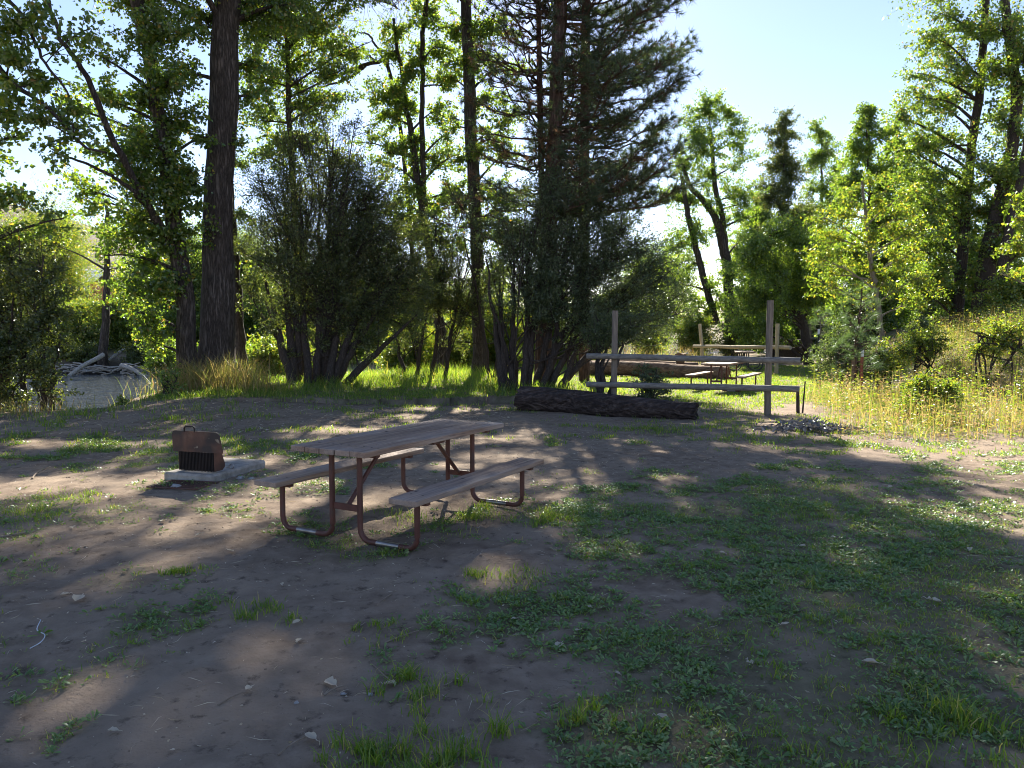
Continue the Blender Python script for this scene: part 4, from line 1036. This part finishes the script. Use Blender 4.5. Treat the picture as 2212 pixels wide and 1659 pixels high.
# ------------------------------------------------------------------ houses
def house(name, label, x0, x1, Y, z0, zw, zr, depth, wall, roof, wins, gable=False, rz=0.):
    cx = (x0+x1)/2; root = empty(name, (cx, Y, z0), rz, label, 'house')
    W = x1-x0; H = zw-z0
    mb = MB(); box(mb, (0, depth/2, H/2-.5), (W, depth, H+1), 0); mb.build('wall', wall, root, local=True)
    mb = MB(); o = .45
    if gable:
        pts = [(-W/2-o, H-.1), (0, zr-z0), (W/2+o, H-.1), (W/2+o, H+.08), (0, zr-z0+.2), (-W/2-o, H+.08)]
        plate(mb, pts, -o, depth+o)
        mb.build('roof', roof, root, local=True)
        mb = MB(); plate(mb, [(-W/2, H), (W/2, H), (0, zr-z0-.04)], .0, .06); mb.build('gable', wall, root, local=True)
    else:
        V = []
        pts = [(-o, H-.12), (depth/2, zr-z0), (depth+o, H-.12), (depth+o, H+.05), (depth/2, zr-z0+.18), (-o, H+.05)]
        plate(mb, pts, -W/2-o, W/2+o, 'x'); mb.build('roof', roof, root, local=True)
    for wx_, wz_, ww, wh in wins:
        fr = MB(); 
        for s in (-1, 1): box(fr, (wx_+s*(ww/2+.05), -.03, wz_), (.1, .08, wh+.2), 0)
        for s in (-1, 1): box(fr, (wx_, -.03, wz_+s*(wh/2+.05)), (ww-.002, .078, .1), 0)
        box(fr, (wx_, -.03, wz_), (.07, .07, wh-.002), 0)
        w_ = fr.build('window', M_TRIM, root, local=True)
        pn = MB(); box(pn, (wx_, -.012, wz_), (ww, .02, wh), 0); pn.build('pane', M_GLASS, w_, local=True)
    return root
house('cabin', 'orange brown wooden cabin with pale metal roof on the far hillside', -69, -60.2, 110, 5.6, 8.6, 10.4, 7, M_SIDING, M_ROOF, [(3.1, 2.3, 1.5, 1.6), (.2, 2.2, 1.8, 1.7), (-3, 2.3, 1.4, 1.5)])
house('house', 'navy roofed house with white window trim behind the cottonwood trunks', 31.6, 38.8, 62, 1.0, 3.0, 4.6, 9, M_SLATEW, M_NAVY, [(-1.9, 1.1, 1.8, 1.3), (1.7, 1.1, 2.2, 1.3)], True)

# ------------------------------------------------------------------ grass, weeds and litter
def blades(mb, B, Hh, W, lean, mi=0, az=None):
    n = len(B); a = rng.random(n)*2*pi if az is None else az
    dr = np.stack([np.cos(a), np.sin(a), 0*a], -1); sd = np.stack([-np.sin(a), np.cos(a), 0*a], -1)
    tw = rng.normal(size=n)*.7; sd = sd*np.cos(tw)[:, None]+dr*np.sin(tw)[:, None]
    Hh = Hh[:, None]; W = W[:, None]; lean = lean[:, None]
    up = np.array([[0, 0, 1.]])
    lv = []
    for t, wv in ((0, 1.), (.4, .85), (.75, .55)):
        c = B+up*Hh*(t-.35*lean*t*t)+dr*Hh*lean*t*t
        lv += [c-sd*W*.5*wv, c+sd*W*.5*wv]
    tip = B+up*Hh*(1-.35*lean)+dr*Hh*lean
    V = np.stack(lv+[tip], 1).reshape(-1, 3)
    k = (np.arange(n)*7)[:, None]
    q = np.concatenate([k+np.array([0, 1, 3, 2]), k+np.array([2, 3, 5, 4])])
    mb.add(V, [q, k+np.array([4, 5, 6])], mi)
    return tip
def weeds(mb, B, L, W, el, az, mi=0):
    n = len(B)
    dr = np.stack([np.cos(az), np.sin(az), 0*az], -1); sd = np.stack([-np.sin(az), np.cos(az), 0*az], -1)
    up = np.array([[0, 0, 1.]])
    L = L[:, None]; W = W[:, None]; s = np.sin(el)[:, None]; c = np.cos(el)[:, None]
    roll = (rng.normal(size=n)*.45)[:, None]; sd = sd*np.cos(roll)+up*np.sin(roll)
    p1 = B+dr*c*L*.45+up*s*L*.45; p2 = B+dr*c*L*.78+up*(s*L*.66); p3 = B+dr*c*L+up*(s*L*.62)
    V = np.stack([B, p1-sd*W*.32, p1+sd*W*.32, p2-sd*W*.5, p2+sd*W*.5, p3], 1).reshape(-1, 3)
    k = (np.arange(n)*6)[:, None]
    mb.add(V, [k+np.array([0, 2, 1]), k+np.array([3, 4, 5]), k+np.array([1, 2, 4, 3])], mi)
def scatter(n, x0, x1, y0, y1, dens, wedge=True):
    """random ground points kept with probability dens(x,y)"""
    y = y0+(y1-y0)*rng.random(n); x = x0+(x1-x0)*rng.random(n)
    k = np.ones(n, bool)
    if wedge: k = np.abs(x) < .74*y+1.0
    x, y = x[k], y[k]
    k = rng.random(len(x)) < dens(x, y)
    x, y = x[k], y[k]
    z = height(x, y)+np.clip(1-(y-9)/5, 0, 1)*(.026*(fbm(x*14, y*14, 3)-.5))
    return np.stack([x, y, z], -1)
def blocked(x, y):
    b = bank_dist(x, y) > .25
    dx, dy = x+3.3, y-8.35; c, s = cos(-yaw), sin(-yaw)
    lx = dx*c-dy*s; ly = dx*s+dy*c
    return b | ((np.abs(lx) < .36) & (np.abs(ly) < .5))
# flat rosettes of broadleaf weeds
wm = MB()
def wd(x, y):
    return np.where(blocked(x, y), 0, np.clip(cover(x, y)*1.25-.22, 0, 1))
R0 = scatter(60000, -7, 7.5, 2.0, 11, lambda x, y: wd(x, y)*np.clip((fbm(x*1.6+33, y*1.6, 3)-.38)*5, .1, 1))
nl = 9
B = np.repeat(R0, nl, 0)
sz = np.repeat(.6+.7*rng.random(len(R0)), nl)
az = rng.random(len(B))*2*pi; off = np.repeat(rng.random(len(R0))*.05, nl)*rng.random(len(B))
B = B+np.stack([np.cos(az)*off, np.sin(az)*off, .004+0*az], -1)
weeds(wm, B, sz*(.026+.026*rng.random(len(B))), sz*(.009+.008*rng.random(len(B))), radians(14)+rng.random(len(B))*radians(38), az)
# trailing knotweed: leaves in loose mats
R1 = scatter(90000, -7, 7.5, 2.0, 11, lambda x, y: wd(x, y)*.85)
az = rng.random(len(R1))*2*pi
weeds(wm, R1+np.array([0, 0, .006])+np.abs(rng.normal(size=(len(R1), 1)))*np.array([[0, 0, .012]]), .016+.022*rng.random(len(R1)), .007+.008*rng.random(len(R1)), radians(5)+rng.random(len(R1))*radians(45), az)
tag(wm.build('weeds', L_WEED), 'low broadleaf weeds matted over the campsite dirt', 'weeds', kind='stuff')
gm = MB()
def tuft_dens(x, y):
    c = cover(x, y)
    t = fbm(x*2.3+60, y*2.3, 3)
    return np.where(blocked(x, y), 0, np.clip((c-.38)*1.6, 0, 1)*np.clip((t-.44)*5, .04, 1))
T0 = scatter(9000, -8, 9, 2.0, 13.5, tuft_dens)
nb = 11; B = np.repeat(T0, nb, 0)+np.concatenate([rng.normal(size=(len(T0)*nb, 2))*.022, np.zeros((len(T0)*nb, 1))], 1)
th = np.repeat(.03+.055*rng.random(len(T0))**1.6, nb)*(.6+.6*rng.random(len(B)))
blades(gm, B, th, .0035+.003*rng.random(len(B)), .35+.6*rng.random(len(B)))
S0_ = scatter(150000, -8, 8, 2.0, 13, lambda x, y: np.where(blocked(x, y), 0, np.clip(cover(x, y)*1.3-.25, 0, 1)*np.clip((fbm(x*2.0+7, y*2.0+71, 3)-.40)*6, .12, 1)))
B = np.repeat(S0_, 3, 0)+np.concatenate([rng.normal(size=(len(S0_)*3, 2))*.012, np.zeros((len(S0_)*3, 1))], 1)
blades(gm, B, .014+.034*rng.random(len(B))**1.5, .0028+.0022*rng.random(len(B)), .4+.8*rng.random(len(B)))
# a few bright long tufts in the foreground
for x, y, r, n, h in [(925, 1510, .13, 420, .085), (1010, 1645, .15, 500, .10), (760, 1650, .12, 300, .08), (880, 1655, .12, 330, .08), (1060, 1252, .22, 500, .06), (540, 1325, .16, 420, .055), (388, 1236, .10, 260, .05), (1185, 1130, .2, 520, .06), (1290, 1560, .10, 240, .07), (840, 1375, .12, 200, .05), (2160, 1610, .25, 500, .10), (2060, 1560, .2, 300, .07), (80, 1120, .3, 500, .06), (180, 1080, .3, 420, .06), (1760, 1105, .35, 520, .05), (1100, 1120, .3, 400, .07), (960, 1125, .35, 500, .07)]:
    p = G(x, y); n = int(n*.7); sc_ = rng.normal(size=(11, 2))*r*np.array([1.0, .7]); q = sc_[(11*rng.random(n)**1.8).astype(int)]+rng.normal(size=(n, 2))*r*.2*(.5+rng.random((n, 1)))
    X_ = p[0]+q[:, 0]; Y_ = p[1]+q[:, 1]
    B = np.stack([X_, Y_, height(X_, Y_)], -1)
    blades(gm, B, h*(.5+.8*rng.random(len(B))), .004+.003*rng.random(len(B)), .3+.6*rng.random(len(B)))
for x, Yy, r, n, h in [(640, 19.4, 1.3, 500, .16), (760, 20.6, 1.6, 800, .34), (880, 21.6, 1.6, 800, .36), (980, 24, 1.8, 900, .42), (1060, 21, .9, 400, .36), (1140, 19.4, 1.2, 420, .32), (1230, 19.4, 1.2, 380, .34), (500, 17.3, 1.4, 600, .22), (900, 18.5, 2.0, 900, .16), (1300, 16.6, 1.0, 300, .25)]:
    p = P(x, 800, Yy); q = rng.normal(size=(n, 2))*r*.6; X_ = p[0]+q[:, 0]; Y_ = Yy+q[:, 1]
    k = bank_dist(X_, Y_) < .8
    B = np.stack([X_, Y_, height(X_, Y_)], -1)[k]
    blades(gm, B, h*(.5+.8*rng.random(len(B))), .009+.004*rng.random(len(B)), .2+.6*rng.random(len(B)))
# lawn and bank grass further away
def lawn(x, y):
    c = cover(x, y); tall = tallmask(x, y)
    return np.where(bank_dist(x, y) > .15, 0, np.clip(c*1.25-.2, 0, 1)*(1-.6*tall))
def tallmask(x, y):
    n = fbm(x*.8, y*.8+20, 3)-.5
    a = ss((x-(5.0+.22*(y-11))+n*1.6)/1.0)*ss((y-10.6+n*1.2)/.8)*(1-ss((y-17.0)/2))
    b = ss((x-(8.2+.30*(y-12))+n*1.5)/1.2)*ss((y-11)/1)
    return np.clip(np.maximum(a, b), 0, 1)
T1 = scatter(95000, -13, 22, 9.5, 34, lambda x, y: lawn(x, y)*np.clip(1.15-.022*(y-10), .3, 1))
nb = 5; B = np.repeat(T1, nb, 0)+np.concatenate([rng.normal(size=(len(T1)*nb, 2))*.05, np.zeros((len(T1)*nb, 1))], 1)
bk = ss((bank_dist(B[:, 0], B[:, 1])+5)/4)*ss((B[:, 0]+10)/2)*(1-ss((B[:, 0]-3)/3))
blades(gm, B, (.04+.05*rng.random(len(B)))*(1+2.2*bk*rng.random(len(B))), .008+.006*rng.random(len(B)), .3+.6*rng.random(len(B)))
tag(gm.build('grass', L_GRASS), 'short green grass in tufts over the dirt, lawn and bank', 'grass', kind='stuff')
# tall yellow grass and forbs on the right, and clumps round the trunks
tg = MB()
T2 = scatter(60000, 4.5, 30, 10.2, 30, lambda x, y: tallmask(x, y)*np.clip(1.2-.035*(y-10), .25, 1))
n = len(T2); dry = fbm(T2[:, 0]*.7+9, T2[:, 1]*.7, 3)
edge = ss((T2[:, 1]-10.4)/2.2)
tip = blades(tg, T2, (.18+.55*rng.random(n))*(.35+.65*edge)*(.7+.5*dry), .005+.004*rng.random(n), .15+.6*rng.random(n)**1.5)
def clumpgrass(x, y, r, n, h, Y):
    p = P(x, y, Y); q = rng.normal(size=(n, 2))*r*.6
    X_ = p[0]+q[:, 0]; Y_ = Y+q[:, 1]; B = np.stack([X_, Y_, height(X_, Y_)], -1)
    return blades(tg, B, h*(.5+.7*rng.random(n)), .008+.005*rng.random(n), .2+.6*rng.random(n))
for x, y, r, n_, h, Yy in [(440, 850, .9, 900, .85, 18.0), (500, 850, .9, 900, .95, 18.2), (555, 850, .7, 260, .5, 18.2), (410, 860, .5, 300, .7, 17.7), (30, 885, 1.2, 500, .4, 15.0), (180, 888, 1.4, 260, .12, 14.9), (1460, 765, 3, 700, .9, 37), (1290, 775, 2, 500, .8, 33)]:
    clumpgrass(x, y, r, n_, h, Yy)
tag(tg.build('tall_grass', L_TALL), 'tall yellowing grass and weeds on the slope and round the trunks', 'grass', kind='stuff')
sh = MB(); k = rng.random(len(tip)) < .16; tp = tip[k]
for j in range(5):
    leaves(sh, tp+rng.normal(size=tp.shape)*.025, rng.normal(size=tp.shape)+np.array([0, 0, .6]), .05, .018)
tag(sh.build('seed_heads', L_SEED), 'tan seed heads above the tall yellow grass', 'grass', kind='stuff')
fo = MB(); T3 = scatter(15000, 4.8, 26, 10.6, 26, lambda x, y: tallmask(x, y)*.8)
hgt = (.12+.75*rng.random(len(T3)))*(.4+.6*ss((T3[:, 1]-10.4)/2.5))
gold = rng.random(len(T3)) < np.clip(.25+1.3*(fbm(T3[:, 0]*.5+4, T3[:, 1]*.5, 3)-.35)+.3*(1-ss((T3[:, 1]-11.5)/2)), .1, .9)
for j in range(9):
    f_ = (j+1)/9.; a_ = rng.random(len(T3))*2*pi
    c_ = T3+np.stack([np.cos(a_)*.05, np.sin(a_)*.05, hgt*f_], -1)
    d_ = np.stack([np.cos(a_), np.sin(a_), .2-.6*rng.random(len(a_))], -1); l_ = .04+.045*rng.random(len(a_)); w_ = .018+.018*rng.random(len(a_))
    for mi, sel in ((0, ~gold), (1, gold)):
        leaves(fo, c_[sel], d_[sel], l_[sel], w_[sel]*(1 if mi == 0 else .6), mi=mi)
for mi, sel in ((0, ~gold), (1, gold)):
    blades(fo, T3[sel], hgt[sel]*1.05, np.full(sel.sum(), .006), .1*rng.random(sel.sum()), mi)
tag(fo.build('forb_weeds', [L_YEL, L_TALL]), 'leafy yellow green weed stalks mixed into the tall grass', 'weeds', kind='stuff')
# litter: wood chips, leaf bits, needles
lt = MB()
C0 = scatter(9000, -7, 7, 2.0, 13, lambda x, y: np.where(blocked(x, y), 0, .65+0*x))
a_ = rng.random(len(C0))*2*pi
leaves(lt, C0+np.array([0, 0, .006]), np.stack([np.cos(a_), np.sin(a_), rng.normal(size=len(a_))*.12], -1), .008+.02*rng.random(len(a_))**2, .004+.007*rng.random(len(a_)))
C1 = scatter(6500, -9, 7, 2.0, 15, lambda x, y: np.where(blocked(x, y), 0, .8+0*x)); a_ = rng.random(len(C1))*2*pi
L_ = .03+.09*rng.random(len(C1))
leaves(lt, C1+np.array([0, 0, .008]), np.stack([np.cos(a_), np.sin(a_), rng.normal(size=len(a_))*.05], -1), L_, .0035)
C2 = scatter(2600, -11, 0, 9, 15.5, lambda x, y: np.where(blocked(x, y), 0, ss((y-9.5)/3)*.5)); a_ = rng.random(len(C2))*2*pi
leaves(lt, C2+np.array([0, 0, .012]), np.stack([np.cos(a_), np.sin(a_), rng.normal(size=len(a_))*.2], -1), (.05+.05*rng.random(len(a_))), .012)
tag(lt.build('leaf_litter', L_DRY), 'fine dry leaf bits and needles scattered on the dirt', 'leaf litter', kind='stuff')
ck = MB(); C3 = scatter(12000, -7, 7, 2.0, 11, lambda x, y: np.where(blocked(x, y), 0, np.clip(fbm(x*1.9+80, y*1.9, 3)*3-1.1, .04, 1)))
bm = bmesh.new(); bmesh.ops.create_icosphere(bm, subdivisions=1, radius=1); IV = np.array([v.co[:] for v in bm.verts]); IF = np.array([[v.index for v in f.verts] for f in bm.faces]); bm.free()
n = len(C3); rr_ = (.002+.008*rng.random(n)**4)[:, None, None]
V = C3[:, None]+IV[None]*(1+.35*rng.normal(size=(n, len(IV), 1)))*rr_*np.array([1, 1, .7])
ck.add(V.reshape(-1, 3), (IF[None]+(np.arange(n)*len(IV))[:, None, None]).reshape(-1, 3))
tag(ck.build('dirt_crumbs', simple('dirt_crumb', (.10, .072, .056), (.24, .185, .145), 9, .95, .1)), 'small crumbs and grit of soil strewn over the dirt', 'dirt', kind='stuff')
ph_ = MB(); n = 500; p = G(1745, 930)
q = np.stack([p[0]+rng.normal(size=n)*.38, p[1]+rng.normal(size=n)*.2], -1)
leaves(ph_, np.stack([q[:, 0], q[:, 1], height(q[:, 0], q[:, 1])+.02+.13*rng.random(n)*np.exp(-((q[:, 0]-p[0])/.5)**2)], -1), rng.normal(size=(n, 3))*[1, 1, .5], .10, .045)
L_GREYD = leaf_mat('grey_dead_leaf', [(0, (.09, .085, .08)), (1, (.26, .25, .25))], .15, (1, 1, 1), .7)
tag(ph_.build('dead_leaf_heap', L_GREYD), 'heap of grey wilted leaves on the grass below the near fence end', 'leaf heap', kind='stuff')

# individual fallen leaves
def big_leaf(seed, L):
    r = np.random.default_rng(seed); mb = MB(); K = 7
    t = np.linspace(0, 1, K); w = np.sin(pi*np.clip(t*.92+.05, 0, 1))**.8*.36*L*(1+.1*r.normal(size=K)); w[0] = .02*L; w[-1] = .01*L
    curl = .10*L*(r.random()+.4)
    V = []
    for k in range(K):
        z = .012+curl*(2*t[k]-1)**2*(.5+r.random()*.3)
        for s in (-1, -.5, 0, .5, 1):
            V.append((L*(t[k]-.5), s*w[k], z+abs(s)*w[k]*(.5+.4*r.normal()*.3)))
    F = [[k*5+j, k*5+j+1, (k+1)*5+j+1, (k+1)*5+j] for k in range(K-1) for j in range(4)]
    mb.add(np.array(V), np.array(F)); mb_st = np.array([(-L*.5, 0, .014), (-L*.7, .01, .02), (-L*.85, .0, .012)])
    tubes(mb, mb_st, np.array([.002, .0015, .001]), 4)
    return mb
leafproto = []
gl = 'fallen leaves on the campsite dirt'
spots = [(168, 1300, .13, 'big pale triangular fallen leaf on the dirt in the lower left'), (140, 1288, .07, None), (715, 1475, .10, 'tan curled fallen leaf left of the long bright grass tuft'), (842, 1483, .10, 'white fallen leaf touching the weeds left of the bright grass tuft'),
         (1208, 1390, .09, 'cream crumpled fallen leaf among the weeds in the middle foreground'), (1880, 1442, .11, 'beige folded fallen leaf on bare dirt toward the lower right'), (2018, 1308, .12, 'large curled fallen leaf caught in the weeds toward the far right'), (640, 1345, .07, None), (645, 1385, .07, None), (1245, 1360, .06, None),
         (497, 1192, .08, None), (352, 1134, .09, None), (158, 1148, .08, None), (1925, 1058, .10, None), (2095, 1184, .09, None), (1697, 1357, .07, None), (1735, 1180, .07, None), (670, 1602, .08, None), (243, 1582, .06, None), (535, 1490, .06, None), (1270, 1310, .06, None), (1505, 1028, .06, None), (1800, 1158, .06, None), (430, 1160, .08, None), (610, 1270, .05, None), (1430, 1560, .07, None), (1620, 1440, .06, None), (1950, 1040, .08, None), (1560, 1200, .06, None), (360, 1330, .05, None), (1330, 1455, .06, None), (1110, 1330, .05, None)]
for k, (x, y, L_, lab) in enumerate(spots):
    p = G(x, y); mb = big_leaf(k, L_*.7)
    o = mb.build('fallen_leaf', L_DRY, local=True, smooth=True)
    o.location = (p[0], p[1], hz(p[0], p[1])+.004); o.rotation_euler = (random.uniform(-.2, .2), random.uniform(-.2, .2), random.random()*6.28)
    tag(o, lab or 'small pale dry fallen leaf lying flat on the campsite dirt', 'fallen leaf', gl)
# sticks and string
for k, (x0, y0, x1, y1, r, lab) in enumerate([(0, 1163, 56, 1156, .012, 'flat brown stick lying in the sunlit dirt at the picture border'), (845, 1283, 815, 1310, .004, None), (830, 1390, 905, 1368, .004, None), (840, 1470, 880, 1446, .005, None), (470, 1520, 530, 1495, .004, None), (700, 1500, 745, 1480, .005, None), (1390, 1330, 1445, 1322, .003, None), (1500, 1400, 1580, 1395, .003, None), (600, 1635, 660, 1600, .004, None), (330, 1280, 365, 1230, .004, None), (800, 1430, 850, 1480, .004, None), (1640, 1270, 1650, 1300, .004, None), (1790, 1330, 1800, 1370, .005, None), (70, 1035, 110, 1012, .010, 'forked pale twig on the dirt left of the fire box')]):
    a_ = G(x0, y0); b_ = G(x1, y1); a_[2] = hz(a_[0], a_[1])+r; b_[2] = hz(b_[0], b_[1])+r+.01
    Q, rr = limb(a_, b_, r, r*.6, 7, .02, .04); mb = MB(); tubes(mb, Q, rr, 6, cap=True)
    if k == 13: tubes(mb, np.array([Q[4], Q[4]+np.array([.05, .06, .04])]), np.array([r*.6, r*.4]), 5)
    tag(mb.build('twig', M_TWIG), lab or 'thin dry twig lying on the foreground dirt', 'twig', 'twigs on the campsite dirt')
sg = [G(x, y) for x, y in ((65, 1402), (88, 1388), (97, 1374), (80, 1362), (88, 1342))]
for p in sg: p[2] = hz(p[0], p[1])+.012
mb = MB(); pth = smooth_path(sg, 20); tubes(mb, pth, np.full(20, .0025), 6, cap=True)
tag(mb.build('string', M_STRING, smooth=True), 'wavy white string lying on the dirt in the lower left', 'string')
def stone(x, y, r, lab, grp=None):
    bm = bmesh.new(); bmesh.ops.create_icosphere(bm, subdivisions=2, radius=1)
    V = np.array([v.co[:] for v in bm.verts]); F = np.array([[v.index for v in f.verts] for f in bm.faces]); bm.free()
    s = np.random.default_rng(int(x)); V = V*(1+.16*s.normal(size=(len(V), 1)))*np.array([1, .75, .5])*r
    mb = MB(); mb.add(V, F); o = mb.build('stone', M_STONE, local=True, smooth=True); p = G(x, y); o.location = (p[0], p[1], hz(p[0], p[1])+r*.22); o.rotation_euler[2] = s.random()*6
    tag(o, lab, 'stone', grp)
st = 'stones round the fire box'
stone(395-15, 1066-9, .06, 'flat pale stone lying on the cooking grate in front of the slab', st)
stone(520, 1037, .05, 'grey stone tucked under the slab edge nearest the picnic table', st)
for x, y, r in [(446, 1042, .035), (468, 1040, .03), (543, 1038, .035), (566, 1050, .03), (1000, 1590, .012), (800, 1500, .014), (742, 1496, .012), (640, 1520, .012)]:
    stone(x, y, r, 'small grey stone half sunk in the dirt', 'small stones in the dirt')

# ------------------------------------------------------------------ light
w = bpy.data.worlds.new('World'); scene.world = w; w.use_nodes = True
nt = w.node_tree; bg = nt.nodes['Background']
sky = nt.nodes.new('ShaderNodeTexSky'); sky.sky_type = 'NISHITA'; sky.sun_disc = False
sky.sun_elevation = SUN_EL; sky.sun_rotation = SUN_AZ; sky.air_density = 1.0; sky.dust_density = .15; sky.ozone_density = 4.5; sky.altitude = 300
mx = nt.nodes.new('ShaderNodeMix'); mx.data_type = 'RGBA'; mx.blend_type = 'MULTIPLY'; mx.inputs[0].default_value = 1; mx.inputs[7].default_value = (1.20, .98, .93, 1)
nt.links.new(sky.outputs[0], mx.inputs[6]); nt.links.new(mx.outputs[2], bg.inputs[0]); bg.inputs[1].default_value = .062
sd = bpy.data.lights.new('sun', 'SUN'); sd.energy = 5.0; sd.angle = radians(.55); sd.color = (1, .93, .80)
sun = bpy.data.objects.new('sun', sd); COL.objects.link(sun)
from mathutils import Vector
dv = Vector((sin(SUN_AZ)*cos(SUN_EL), cos(SUN_AZ)*cos(SUN_EL), sin(SUN_EL)))
sun.rotation_euler = dv.to_track_quat('Z', 'Y').to_euler()
vs = scene.view_settings
vs.view_transform = 'Standard'; vs.look = 'None'; vs.exposure = 1.95; vs.gamma = 1; vs.use_curve_mapping = False
scene.cycles.max_bounces = 6; scene.cycles.diffuse_bounces = 4; scene.cycles.glossy_bounces = 3; scene.cycles.transmission_bounces = 4
scene.cycles.caustics_reflective = False; scene.cycles.caustics_refractive = False
scene.cycles.sample_clamp_indirect = 6
scene.cycles.filter_width = 1.0
scene.cycles.denoising_prefilter = 'ACCURATE'
